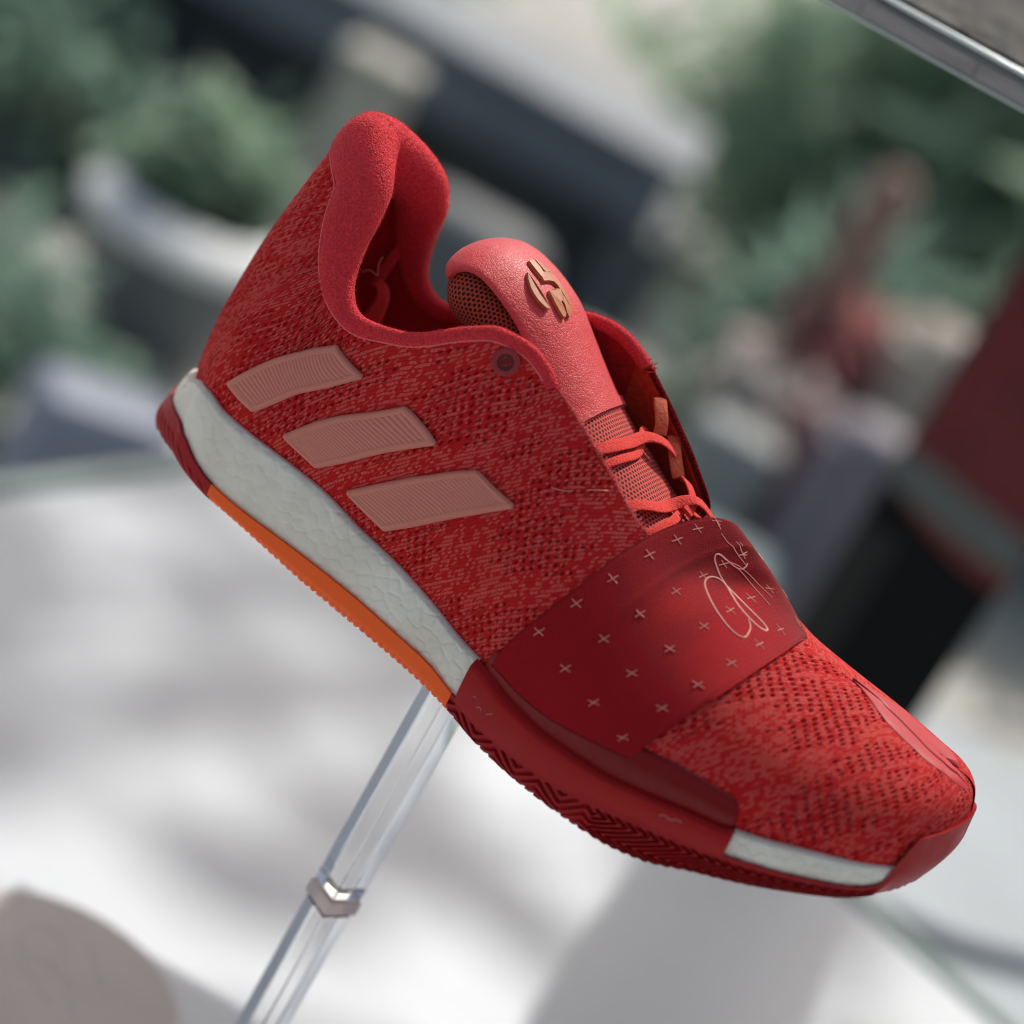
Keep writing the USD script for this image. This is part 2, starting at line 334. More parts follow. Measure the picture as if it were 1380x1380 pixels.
S('orange_outsole', tread(45.0, 148.8, 'ribbed'), 'orange_rubber', label='bright orange middle piece of the outsole')
S('forefoot_outsole', tread(148.8, 299.98, 'herringbone', .45, 30), 'red_rubber', label='red forefoot outsole with herringbone grooves')

# --- white foam midsole: pebbled
def foam(x0, x1, ztop, zbot, step=.55, nr=44, amp=.36, ext=(0, 0)):
    x = stations(x0, x1, step); W = []
    for lat in (True, False):
        rows = []
        for v in np.linspace(0, 1, nr):
            z = ztop(x) + (zbot(x) - ztop(x)) * v
            o = .9 * math.sin(math.pi * min(1, v * 1.05)) ** .7 - 1.2 * max(0, .08 - v) / .08 - .4
            rows.append((z, o - HIN(x, z)))
        W.append(wall(x, rows, lat))
    G = np.concatenate([W[0][:, ::-1], W[1]], 1)
    N = gnormal(G); N *= np.sign((N[:, :1, 1:2] * -1)) if False else 1
    pts = G[:, :, :].reshape(-1, 3)
    r = np.random.default_rng(3)
    seeds = pts[r.choice(len(pts), min(5000, len(pts)), replace=False)]
    # thin the seeds to a blue-noise set about 4.6 mm apart
    keep = []; tree = cKDTree(seeds); dead = np.zeros(len(seeds), bool)
    for i in range(len(seeds)):
        if not dead[i]:
            keep.append(i); dead[tree.query_ball_point(seeds[i], 3.5)] = True
    d, _ = cKDTree(seeds[keep]).query(pts, k=2)
    crease = np.clip((d[:, 1] - d[:, 0]) / 1.2, 0, 1)
    strength = .35 + .65 * np.clip((pts[:, 0] - 60) / 60, 0, 1)
    h = -amp * (1 - crease) ** 2 * strength + .25 * (meshkit.fbm(pts / 7.0, 3, 5) - .5) + .12 * np.clip(1 - (d[:, 0] / 2.6) ** 2, 0, 1)
    C = np.array([1, 0, 0]) * pts + np.array([0, 0, 0])
    out = pts * 1.0
    ax = np.stack([np.clip(pts[:, 0], 30, 262), np.zeros(len(pts)), pts[:, 2]], -1)
    dirn = pts - ax; dirn /= np.maximum(np.linalg.norm(dirn, axis=1, keepdims=True), 1e-6)
    out = pts + dirn * h[:, None]
    n, m = G.shape[:2]
    F = gridfaces(n, m)
    # ledge across the top under the upper
    a = np.arange(n - 1) * m
    side_l = np.stack([a, a + m, a + m + m - 1, a + m - 1], -1)
    F = np.vstack([F, side_l])
    jm = np.arange(m)
    F = np.vstack([F[:, [0, 1, 2]], F[:, [0, 2, 3]]])
    c0, c1 = G[0].mean(0), G[-1].mean(0)
    V = np.vstack([out, c0, c1]); k = len(out)
    caps = np.vstack([np.stack([np.full(m, k), jm, (jm + 1) % m], -1), np.stack([np.full(m, k + 1), (n - 1) * m + jm, (n - 1) * m + (jm + 1) % m], -1)])
    return V, np.vstack([F, caps])
S('midsole', foam(.6, 151.2, ZM, lambda x: ZO(x) - 1.5), 'boost', label='white pebbled foam midsole of the heel and arch')
S('midsole_insert', foam(245.6, 289.6, ZM, lambda x: ZO(np.minimum(x, 286)) - 1.0, nr=24, amp=.34), 'boost', label='short white foam insert beside the toes')
def band(x0, x1, top, bot, prof, nr=14, step=.8, lat=True):
    x = stations(x0, x1, step)
    G = wall(x, [(bot(x) + (top(x) - bot(x)) * v, prof(v, x)) for v in np.linspace(0, 1, nr)], lat)
    return slab(G, 2.2, flip=not lat)
for lat in (True, False):
    S('lower_side_band', band(150.6, 245.8, ZM, lambda x: ZO(x) - .8, lambda v, x: .6 + 1.1 * math.sin(math.pi * min(1, .15 + .85 * v)) ** .6 - 1.6 * max(0, v - .86) / .14, lat=lat), 'red_band')
# pale scuffs on the lower side band
def scuff(pts, r_=.3):
    c = curve(pts, 16); P, N = side(c[:, 0], True)
    return sweep(np.c_[P + N * 1.72, c[:, 1]], r_ * (.6 + .4 * np.sin(np.linspace(0, 9, 16))), .12, up=(0, 0, 1), k=6)
for pts in ([(224.5, 18.6), (226.2, 19.6), (228.0, 19.2), (229.6, 20.4), (231.2, 20.2)], [(156.2, 15.4), (156.8, 15.9), (157.3, 15.6)], [(158.6, 13.2), (159.6, 13.9), (160.6, 13.3)], [(162.6, 13.4), (163.8, 14.3), (164.4, 14.9)]):
    S('scuff_mark', scuff(pts), 'scuff', smooth=True)
# --- upper: tensor loft between the feather line and the top line
def inset(x, d, z, lat):
    P, N = side(np.array([x]), lat); return np.r_[P[0] - N[0] * d, z]
# (x of base, y of base or None, top point, arrival direction, handle base, handle top)
def build_side(tops, lat):
    sgn = -1 if lat else 1
    B, H0, T, H1 = [], [], [], []
    for xb, tp, dr, hb, ht in tops:
        P, N = side(np.array([min(max(xb, .05), 299.95)]), lat)
        b = np.r_[P[0] - N[0] * (np.interp(xb, [270, 292], [2.6, .9]) + float(HIN(xb, 48))), ZM(xb) - 1.0]
        t = np.array(tp, float) * np.array([1, sgn, 1]) if lat else np.array(tp, float)
        d = np.array(dr, float) * np.array([1, sgn, 1]); d /= np.linalg.norm(d)
        B.append(b); T.append(t)
        H0.append(np.r_[N[0] * np.interp(xb, [270, 290], [.16, .04]), 1.0] * hb * np.interp(xb, [275, 294], [1, 1.4])); H1.append(d * ht)
    B, H0, T, H1 = map(np.array, (B, H0, T, H1))
    mid = (B + T) / 2
    s = np.r_[0, np.cumsum(np.linalg.norm(np.diff(B * .6 + T * .4, axis=0), axis=1) + .5)]
    f = [Pchip(s, A, axis=0) for A in (B, B + H0, T - H1, T)]
    def P(u, t):
        b, c, d, e = (g(np.asarray(u) * s[-1]) for g in f)
        t = np.asarray(t)[..., None]
        return (1 - t) ** 3 * b + 3 * t * (1 - t) ** 2 * c + 3 * t * t * (1 - t) * d + t ** 3 * e
    P.s = s; P.n = s / s[-1]
    return P
RID = [(195, (195, -8, 77), (0, -.9, .25)), ]
def heel_tops(m):
    """the shared heel and ankle stations; y given positive outward"""
    L = [(.3, (25.5, 0, 144), (.3, 0, 1), 30, 30), (1.5, (29, 8, 143.6), (.3, -.05, 1), 30, 30), (5, (36.5, 14, 141.5), (.4, -.12, 1), 30, 30), (14, (46, 19.5, 135), (.3, -.18, 1), 30, 28), (28, (50.5, 23.5, 125.5), (.2, -.2, 1), 28, 26), (42, (53, 26.5, 113.5), (.1, -.2, 1), 24, 22),
            (55, (57, 29, 102.5), (.05, -.2, 1), 20, 20), (66, (66, 31, 96.5), (0, -.2, 1), 18, 18), (80, (82, 32, 99.5), (0, -.2, 1), 20, 18), (95, (101, 31.5, 111.5), (0, -.25, 1), 24, 24)]
    if m: L = [(xb, (p[0] + dx, p[1], p[2] + dz), d, h, k) for (xb, p, d, h, k), dx, dz in zip(L, [0, 1, 3.5, 5.5, 5.0, 3.0, 1, 0, 0, 0], [0, .4, 1.2, 2, 2, 1, 0, 0, 0, 0])]
    return L
LTOP = heel_tops(0) + [(105, (110, 30, 115.5), (0, -.3, 1), 26, 26), (113, (118, 28, 115.3), (0, -.35, 1), 26, 26), (121, (126, 26, 112), (0, -.42, 1), 26, 26), (129, (131.5, 24.3, 107), (0, -.5, 1), 26, 26), (138, (139, 24, 103), (0, -.55, 1), 26, 26),
        (148, (148.5, 24, 97.5), (0, -.6, .9), 26, 26), (160, (160, 24, 90.5), (0, -.65, .85), 26, 24), (170, (170, 23, 83.5), (0, -.7, .8), 26, 22), (182, (182, 19, 78), (0, -.8, .6), 27, 22)]
LTOP += [(195, (195, 8, 76), (0, -1, .2), 28, 22), (208, (208, -4, 75), (0, -1, 0), 28, 26), (220, (219, -4, 71.5), (0, -1, 0), 27, 27), (232, (231, -4, 67), (0, -1, 0), 25, 27), (245, (246, -4, 64.3), (0, -1, 0), 23, 26), (258, (258, -4, 62.4), (0, -1, 0), 22, 24),
         (270, (268, -4, 60.4), (-.1, -1, 0), 21, 22), (281, (275, -4, 58.6), (-.35, -1, 0), 19, 19), (290, (280, -4.5, 57.2), (-.8, -1, 0), 18, 15), (296.5, (282.5, -5, 56.4), (-1, -.6, 0), 17, 11), (299.9, (284, -6, 55.9), (-1, 0, 0), 17, 10)]
MTOP = heel_tops(1) + [(105, (110, 26, 116.5), (0, -.3, 1), 26, 26), (113, (117, 25.5, 119.5), (0, -.35, 1), 26, 26), (121, (125, 25.5, 120.5), (0, -.42, 1), 26, 26), (129, (133, 25.5, 119), (0, -.5, 1), 26, 26), (138, (140.5, 25.2, 115.5), (0, -.55, 1), 26, 26),
        (148, (150, 23.5, 110), (0, -.6, .9), 26, 26), (160, (161, 22, 102.5), (0, -.65, .85), 26, 24), (170, (171, 20.5, 95), (0, -.7, .8), 26, 22), (182, (182, 18, 84), (0, -.8, .6), 27, 22)]
MTOP += [(a, (t[0], (10 if a == 195 else -t[1]), t[2]), d, h, k) for a, t, d, h, k in LTOP[-12:]]
LATP, MEDP = build_side(LTOP, True), build_side(MTOP, False)

def knit_uv(G):
    """row and column coordinates (mm) of the knit on a panel grid [s, t, 3]"""
    m = G.shape[1] // 2
    s = np.r_[0, np.cumsum(np.linalg.norm(np.diff(G[:, m // 2], axis=0), axis=1))]
    tl = np.concatenate([np.zeros((len(G), 1)), np.cumsum(np.linalg.norm(np.diff(G, axis=1), axis=2), axis=1)], 1)
    x = G[:, m // 2, 0]
    phi = np.radians(np.interp(x, [0, 60, 150, 220, 300], [58, 50, 41, 38, 30]))
    Gs = np.r_[0, np.cumsum(np.tan(phi[:-1]) * np.diff(s))]
    r = (tl - Gs[:, None]) * np.cos(phi)[:, None]
    c = (s / np.cos(phi))[:, None] + (tl - tl.mean(0)) * np.sin(phi)[:, None] * 0 + (tl * np.sin(phi)[:, None])
    c = s[:, None] * np.cos(phi)[:, None] * 0 + np.r_[0, np.cumsum(np.diff(s) / np.cos(phi[:-1]))][:, None] + r * np.tan(phi)[:, None] * .0
    return c, r
def knit_panel(P, ds, dt, t1=None, holes=True):
    us = np.linspace(0, 1, int(330 / ds)); ts = np.linspace(0, 1, int(95 / dt))
    G = P(us[:, None], ts[None])
    c, r = knit_uv(G)
    N = gnormal(G)
    if (N[len(us) // 2, 10, 1] > 0) == (P is LATP): N = -N
    h = np.zeros(G.shape[:2])
    if holes:
        c0_, r0_ = c, r
        c = c + .9 * (meshkit.fbm(np.stack([c * .3, r * .3, r * 0], -1), 2, 31) - .5); r = r + .9 * (meshkit.fbm(np.stack([c * .3, r * .3, r * 0 + 9], -1), 2, 32) - .5)
        row = np.floor(r / 2.3); fr = (r / 2.3) % 1 - .5
        cc = c / 2.9 + .5 * (row % 2); fc = cc % 1 - .5; col = np.floor(cc)
        cell = np.stack([col, row, col * 0], -1)
        patch = meshkit.fbm(np.stack([col * .13 + 3, row * .31, row * 0], -1), 2, 11)
        keep = (patch + .22 * (meshkit.noise(cell * 1.0 + .5, 5) - .5)) > np.interp(G[..., 0], [0, 200, 240, 300], [.50, .51, .485, .475])
        rad = .75 + .5 * meshkit.noise(cell + .5, 8)
        d = np.sqrt((fc * 2.9 / .62) ** 2 + (fr * 2.3 / .50) ** 2) / rad
        x = G[..., 0]
        h -= 1.1 * np.clip((1.2 - d) / .55, 0, 1) * keep
        c, r = c0_, r0_
        rr = r / 1.2
        h += .18 * abs(np.sin(np.pi * rr)) ** .8
        h += .07 * np.sin(2 * np.pi * (c / 1.25 + .5 * (np.floor(rr) % 2)))
    G2 = G + N * h[..., None]
    return G, G2, np.stack([c, r], -1), N
def panel_mesh(P, lat, ds, dt, holes):
    G, G2, uv, N = knit_panel(P, ds, dt, holes=holes)
    n, m = G.shape[:2]
    return (G2.reshape(-1, 3), gridfaces(n, m, flip=lat)), uv.reshape(-1, 2)
FINE = .36
mesh_, uv_ = panel_mesh(LATP, True, FINE, FINE, True)
S('outer_knit_panel', mesh_, 'knit', smooth=True, uv=uv_)
mesh_, uv_ = panel_mesh(MEDP, False, 1.2, 1.2, False)
S('inner_knit_panel', mesh_, 'knit', smooth=True, uv=uv_)
#@REST
def on(P, U, T, off=0.0, out=None):
    """points (and outward normals) of a side panel at parameters U, T, lifted off by off mm"""
    U, T = np.broadcast_arrays(np.asarray(U, float), np.asarray(T, float)); e = 2e-3
    du = P(np.clip(U + e, 0, 1), T) - P(np.clip(U - e, 0, 1), T); dv = P(U, np.clip(T + e, 0, 1)) - P(U, np.clip(T - e, 0, 1))
    n = np.cross(du, dv) * (-1 if P is MEDP else 1)
    n /= np.maximum(np.linalg.norm(n, axis=-1, keepdims=True), 1e-9)
    return P(U, T) + n * np.asarray(off)[..., None], n
def u_of(P, xtop=None, xbase=None):
    us = np.linspace(0, 1, 1500); x = P(us, np.ones(1500) if xtop is not None else np.zeros(1500))[:, 0]
    return np.interp(xtop if xtop is not None else xbase, np.maximum.accumulate(x + np.arange(1500) * 1e-7), us)

# --- three ribbed stripes moulded on the outer side
STR = [([(0.1276, 0.1130), (0.1361, 0.2052), (0.1581, 0.4244), (0.2078, 0.7923)], [(0.1598, 0.1250), (0.1767, 0.2687), (0.2039, 0.4827), (0.2461, 0.6996)]),
       ([(0.1985, 0.1438), (0.2200, 0.3020), (0.2580, 0.4784), (0.2990, 0.5950)], [(0.2436, 0.1089), (0.2730, 0.2438), (0.3102, 0.3969), (0.3457, 0.4998)]),
       ([(0.2887, 0.1076), (0.3213, 0.2510), (0.3575, 0.3828), (0.3964, 0.5223)], [(0.3413, 0.0904), (0.3745, 0.2217), (0.4118, 0.3883), (0.4523, 0.5667)])]
for a_, b_ in STR:
    na, nb = 300, 60
    A, Bq = curve(a_, na), curve(b_, na)
    v = np.linspace(0, 1, nb)
    UT = A[:, None] * (1 - v)[None, :, None] + Bq[:, None] * v[None, :, None]
    a = np.linspace(0, 1, na)[:, None]; b = v[None]
    fr = np.minimum(np.minimum(a * 38, (1 - a) * 38), np.minimum(b * 11, (1 - b) * 11))      # mm from the edge
    rib = .5 + .5 * np.sin(2 * np.pi * (a * 31 - .55 * (b - .5) * np.clip((a - .45) * 2, 0, 1) * (b - .5) * 4))
    h = np.where(fr < 1.0, .95 * np.clip(fr / .25, 0, 1), .42 + .40 * rib)
    edge = np.clip((fr - 1.0) / .3, 0, 1); h = np.where(fr < 1.3, .95 * (1 - edge) * np.clip(fr / .25, .25, 1) + (.42 + .40 * rib) * edge, h)
    G, _ = on(LATP, UT[..., 0], UT[..., 1], h + .28)
    S('side_stripe', slab(G, .7), 'stripe', smooth=50)

# --- padded collar along the opening
def rim(P, x_end, n):
    ue = u_of(P, xtop=x_end); U = np.linspace(0, ue, n)
    Q, N = on(P, U, np.ones(n))
    return Q, N
QL, NL = rim(LATP, 131.5, 200); QM, NM = rim(MEDP, 143, 200)
Q = np.vstack([QM[:0:-1], QL]); N = np.vstack([NM[:0:-1], NL])
k_ = np.ones(9) / 9
N = np.stack([np.convolve(np.pad(N[:, i], 4, 'edge'), k_, 'valid') for i in range(3)], 1); N /= np.linalg.norm(N, axis=1, keepdims=True)
dist = np.r_[0, np.cumsum(np.linalg.norm(np.diff(Q, axis=0), axis=1))]; dm = abs(dist - dist[len(QM) - 1])
tq = np.gradient(Q, axis=0); tq /= np.linalg.norm(tq, axis=1, keepdims=True)
E = np.cross(N, tq); E *= np.sign((E * [0, 0, 1] + E * [-.6, 0, 0]).sum(1))[:, None] * -1      # down into the panel
E *= np.where((E * np.array([-.5, 0, -1])).sum(1) > 0, 1, -1)[:, None]
ry = np.interp(dm, [0, 14, 30, 48, 62, 74, 90, 200], [12.5, 12, 10, 8.7, 6.5, 4.0, 2.6, 2.3])
rx = np.interp(dm, [0, 8, 16, 30, 48, 62, 74, 90, 200], [10.5, 10.2, 9.2, 7.4, 6.3, 5.0, 3.2, 2.3, 2.0])
ext = np.interp(dm, [0, 12, 25, 40, 60, 75, 200], [8.5, 7.5, 5, 3, 2, 1.2, 1.0])
ctr = Q + E * (ry - ext)[:, None] - N * (rx * np.interp(dm, [0, 14, 32, 62, 90], [.88, .82, .70, .62, .5]))[:, None]
ctr = np.stack([np.convolve(np.pad(ctr[:, i], 4, 'edge'), k_, 'valid') for i in range(3)], 1)
path = CubicSpline(dist, ctr)(np.linspace(0, dist[-1], 560))
I = lambda a: np.interp(np.linspace(0, dist[-1], 560), dist, a)
EE = np.stack([I(-E[:, i]) for i in range(3)], 1)
cv, cf = sweep(path, I(rx), I(ry), upv=EE, k=40, square=2.25)
cn = meshkit.fbm(cv / 1.1, 2, 3) - .5
S('collar', (cv + cn[:, None] * np.array([.1, .1, .1]), cf), 'collar', smooth=True, label='thick padded collar rolled along the shoe opening')
fN = np.interp(dm, [0, 14, 32, 62, 90], [.88, .82, .70, .62, .5])
ee_ = ry * np.clip(1 - np.clip(fN + .22 / rx, 0, 1) ** 2.25, .02, 1) ** (1 / 2.25)
sm = ctr + E * ee_[:, None] + N * (rx * fN + .25)[:, None]
sm = CubicSpline(dist, np.stack([np.convolve(np.pad(sm[:, i], 4, 'edge'), k_, 'valid') for i in range(3)], 1))(np.linspace(dist[6], dist[-7], 700))
S('collar_seam', sweep(sm, .34 + .1 * np.sin(np.arange(700) * 1.9), k=8), 'seam', smooth=True, label='paler stitched seam along the edge of the collar')
# soft nap on the collar
rf = np.random.default_rng(12); tri_ = np.vstack([cf[:, [0, 1, 2]]]) if cf.shape[1] == 3 else cf[:, :3]
tm = trimesh.Trimesh(cv, cf if cf.shape[1] == 3 else np.vstack([cf[:, [0, 1, 2]], cf[:, [0, 2, 3]]]), process=False); tm.fix_normals()
w3 = tm.area_faces / tm.area_faces.sum(); fi = rf.choice(len(w3), 15000, p=w3); bc = rf.dirichlet((1, 1, 1), 15000)
p_ = (tm.triangles[fi] * bc[:, :, None]).sum(1); n_ = tm.face_normals[fi]
d_ = n_ + rf.normal(size=n_.shape) * .55; d_ /= np.linalg.norm(d_, axis=1, keepdims=True); l_ = rf.uniform(.25, .75, (15000, 1))
hp = np.stack([p_ - n_ * .05, p_ + d_ * l_ * .5, p_ + d_ * l_ + rf.normal(size=n_.shape) * .08], 1).reshape(-1, 3) / 1000
cur = UsdGeom.BasisCurves.Define(stage, SHOE + '/collar/nap'); cur.CreateTypeAttr('linear'); cur.CreateCurveVertexCountsAttr([3] * 15000); cur.CreatePointsAttr([Gf.Vec3f(*map(float, q_)) for q_ in hp])
cur.CreateWidthsAttr([0.00007]); cur.SetWidthsInterpolation('constant'); cur.GetPrim().SetCustomDataByKey('kind', 'stuff')
UsdShade.MaterialBindingAPI.Apply(cur.GetPrim()).Bind(UsdShade.Material.Get(stage, '/World/Looks/collar'))
# frayed corner tufts where the collar binding ends
for tip_ in (path[-1], path[0]):
    r = np.random.default_rng(5); V, Fq = [], []
    parts = []
    for i in range(46):
        d = r.normal(size=3); d /= np.linalg.norm(d); d = d * .8 + np.array([.5, 0, .2])
        p0 = tip_ + r.normal(size=3) * .9; p2 = p0 + d * r.uniform(1.0, 2.2); p1 = (p0 + p2) / 2 + r.normal(size=3) * .35
        parts.append(sweep(curve([p0, p1, p2], 6), .16, k=4))
    S('frayed_thread', cat(*parts), 'collar', smooth=True)

# --- lining and insole
for P, lat in ((LATP, True), (MEDP, False)):
    U, T = np.linspace(0, u_of(P, xtop=190), 150)[:, None], np.linspace(.0, .985, 50)[None]
    G, _ = on(P, U, T, -4.2 * np.clip(1.15 - T, .3, 1) * np.ones_like(U))
    S('lining', slab(G, .6, flip=not lat) if False else (G.reshape(-1, 3), gridfaces(150, 50, flip=not lat)), 'lining', smooth=True)
x = np.linspace(12, 285, 120); pl, nl = side(x, True); pm, nm_ = side(x, False)
v = np.linspace(0, 1, 14)[None, :, None]
G = np.concatenate([(pl - nl * 4)[:, None] * (1 - v) + (pm - nm_ * 4)[:, None] * v, np.broadcast_to((ZM(x) - 3)[:, None, None], (120, 14, 1))], -1)
S('insole', (G.reshape(-1, 3), gridfaces(120, 14)), 'lining', smooth=True)

# --- dark upper side band over the foot of the knit, outer and inner side
for P, lat in ((LATP, True), (MEDP, False)):
    xs = stations(153.4, 244.6, .7); ub = u_of(P, xbase=xs); Td = np.linspace(0, .8, 200)
    Zs = P(ub[:, None], Td[None])[..., 2]
    te = np.array([np.interp(ZD(xx), zz, Td) for xx, zz in zip(xs, Zs)])
    v = np.linspace(0, 1, 22)[None]
    endr = np.minimum(1, np.minimum((xs - 153.4) / 3, (244.6 - xs) / 3))[:, None]
    prof = (1.0 + .55 * np.sin(np.pi * np.clip(v * 1.1, 0, 1))) * np.clip((1 - v) / .07, 0, 1) ** .6 * np.sqrt(np.clip(endr, 0, 1)) + .3
    G, _ = on(P, ub[:, None] * np.ones_like(v), te[:, None] * v, prof)
    S('upper_side_band', slab(G, 1.8, flip=not lat), 'dark_band')

# --- rubber toe patch lying on the ridge of the toe
us = np.linspace(.806, .990, 130); vv = np.linspace(0, 1, 60)
te = np.interp(us, [.806, .811, .818, .8592, .9003, .9458, .9819, 1.0], [.999, .992, .982, .884, .833, .735, .53, .36])
tr_ = np.interp(us, [.806, .838, .842, .85, .874, .901, .945, .973, .9945, 1.0], [1.2, 1.1, 1.0, .985, .968, .945, .86, .73, .52, .48])
halves = []
for P in (LATP, MEDP):
    te_ = te if P is LATP else np.maximum(te, .80)
    T = te_[:, None] + (1 - te_[:, None]) * vv[None]
    stp = np.clip((T - (tr_ if P is LATP else tr_ - 9)[:, None]) / .012 + .5, 0, 1)
    lf = .28 + .34 * np.clip(vv * 7, 0, 1)[None] + .55 * stp * stp * (3 - 2 * stp)
    lf = lf * np.clip((.992 - us) / .02, .1, 1)[:, None] ** .5
    uu = us if P is LATP else u_of(MEDP, xtop=LATP(us, np.ones_like(us))[:, 0])
    halves.append(on(P, uu[:, None] * np.ones_like(T), T, lf)[0])
halves[0][:, -1] = halves[1][:, -1] = (halves[0][:, -1] + halves[1][:, -1]) / 2
G = np.concatenate([halves[0], halves[1][:, ::-1][:, 1:]], 1)
from scipy.ndimage import gaussian_filter1d
Gm = gaussian_filter1d(gaussian_filter1d(G, 3.5, axis=1, mode='nearest'), 2.0, axis=0, mode='nearest'); kb = np.clip(1 - abs(np.arange(G.shape[1]) - 59) / 9, 0, 1)[None, :, None] ** .5 * np.clip((.972 - us) / .02, 0, 1)[:, None, None]
G = G * (1 - kb) + Gm * kb
S('toe_overlay', slab(G, .45), 'overlay', smooth=60, label='smooth dull red rubber patch over the toe with a raised inner step')

# --- tongue: padded mesh body, leather cover folded over its top, mesh vamp below the seam
TP = curve([(74, 112), (75, 121), (79.5, 128.3), (88, 132.6), (99, 131.6), (107, 128.6), (114, 125), (122.5, 118.2), (130, 111.8), (138, 105.6), (141.5, 103)], 90)
tt = np.gradient(TP, axis=0); tt /= np.linalg.norm(tt, axis=1, keepdims=True); tn = np.stack([-tt[:, 1], tt[:, 0]], 1)     # outward: up/forward
f_ = np.linspace(0, 1, 90)
wid = np.interp(f_, [0, .08, .25, .5, .8, 1], [19, 22, 24.5, 25, 24, 22.5])
v = np.linspace(-1, 1, 61)
drop = np.interp(f_, [0, .25, .6, 1], [6.5, 8.0, 9.5, 9.0])
def tongue(wscale, back, f_sel, vv):
    """grid on the tongue's outer face, pushed back by back mm"""
    i = f_sel * 89; X = np.interp(i, np.arange(90), TP[:, 0]); Z = np.interp(i, np.arange(90), TP[:, 1])
    nx, nz = np.interp(i, np.arange(90), tn[:, 0]), np.interp(i, np.arange(90), tn[:, 1])
    w = np.interp(i, np.arange(90), wid) * wscale; dr = np.interp(i, np.arange(90), drop)
    off = -dr[:, None] * abs(vv[None]) ** 2.6 - back
    return np.stack([X[:, None] + nx[:, None] * off, 5.5 + w[:, None] * vv[None] + 0 * off, Z[:, None] + nz[:, None] * off], -1)
ff = np.linspace(.075, 1, 110); vv = np.linspace(-1, 1, 80)
G = tongue(1.0, 0.0, ff, vv)
pr = meshkit.fbm(G / np.array([3.2, 3.2, 3.2]), 4, 8) - .5
N = gnormal(G); N *= np.sign(N[50, 40, 2])
edge = np.minimum(np.minimum((ff - .075) / .02, 1)[:, None], np.minimum((1 - abs(vv)) / .05, 1)[None])
G = G + N * (.22 * pr + .5 * np.sqrt(np.clip(edge, 0, 1)) - .5)[..., None]
sgn = np.sign(np.cross(np.gradient(G, axis=0), np.gradient(G, axis=1))[50, 40, 2])
S('tongue_cover', slab(G, 2.0, flip=sgn < 0), 'leather', label='grained pink leather cover of the tongue')
# padded body below the cover, swelling back towards the heel
pp = curve([(132, 4, 94), (124, 4, 100), (110, 4, 108.5), (98, 4, 113), (90, 4, 115.5), (84, 4, 117.2), (79, 4, 118)], 90)
fp = np.linspace(0, 1, 90)
ryb = np.interp(fp, [0, .3, .6, .8, 1], [6, 8, 10.5, 11.5, 11]); rxb = np.interp(fp, [0, .5, .8, 1], [18.5, 20.5, 21.5, 20])
capr = np.sqrt(np.clip(1 - np.clip((fp - .80) / .2, 0, 1) ** 2.6, .003, 1))
bv, bf = sweep(pp, rxb * (.35 + .65 * capr), ryb * capr, up=(.45, 0, 1), k=96, square=2.3)
ang = np.tile(np.linspace(0, 1, 96, endpoint=False) * 95, 90); alo = np.repeat(fp * 82, 96)
S('tongue_lining', (bv, bf), 'mesh_lining', smooth=True, uv=np.vstack([np.stack([ang, alo], -1), [[0, 0], [0, 82]]]), label='open mesh lining of the tongue')
# seam strip under the leather
VR = curve([(139.5, 103.2), (146, 98.6), (156, 92.8), (166, 87.0), (178, 80.5), (192, 75), (204, 71)], 90)
def vamp(fsel, vv, lift=0.0):
    i = fsel * 89; X = np.interp(i, np.arange(90), VR[:, 0]); Z = np.interp(i, np.arange(90), VR[:, 1])
    off = 8.5 * abs(vv) ** 2.5
    sl = .5
    X, off, vv, i = np.broadcast_arrays(X, off, vv, i); Z = np.broadcast_to(Z, X.shape)
    return np.stack([X - (off - lift) * .47, 6.0 + 25 * vv, Z - (off - lift) * .88], -1)
G = vamp(np.linspace(0, 1, 90)[:, None], np.linspace(-1, 1, 60)[None])
sgn = np.sign(np.cross(np.gradient(G, axis=0), np.gradient(G, axis=1))[50, 30, 2])
uv_ = np.stack(np.broadcast_arrays(np.linspace(-30, 30, 60)[None], np.linspace(0, 76, 90)[:, None]), -1).reshape(-1, 2)
S('vamp_mesh', slab(G, 1.2, flip=sgn < 0), 'vamp', smooth=True, uv=np.vstack([uv_, uv_]), label='coral open mesh under the laces')
G = vamp(np.linspace(-.02, .045, 8)[:, None], np.linspace(-.86, .86, 60)[None], 1.1)
S('tongue_hem', slab(G, 1.0, flip=sgn < 0), 'leather', smooth=50)

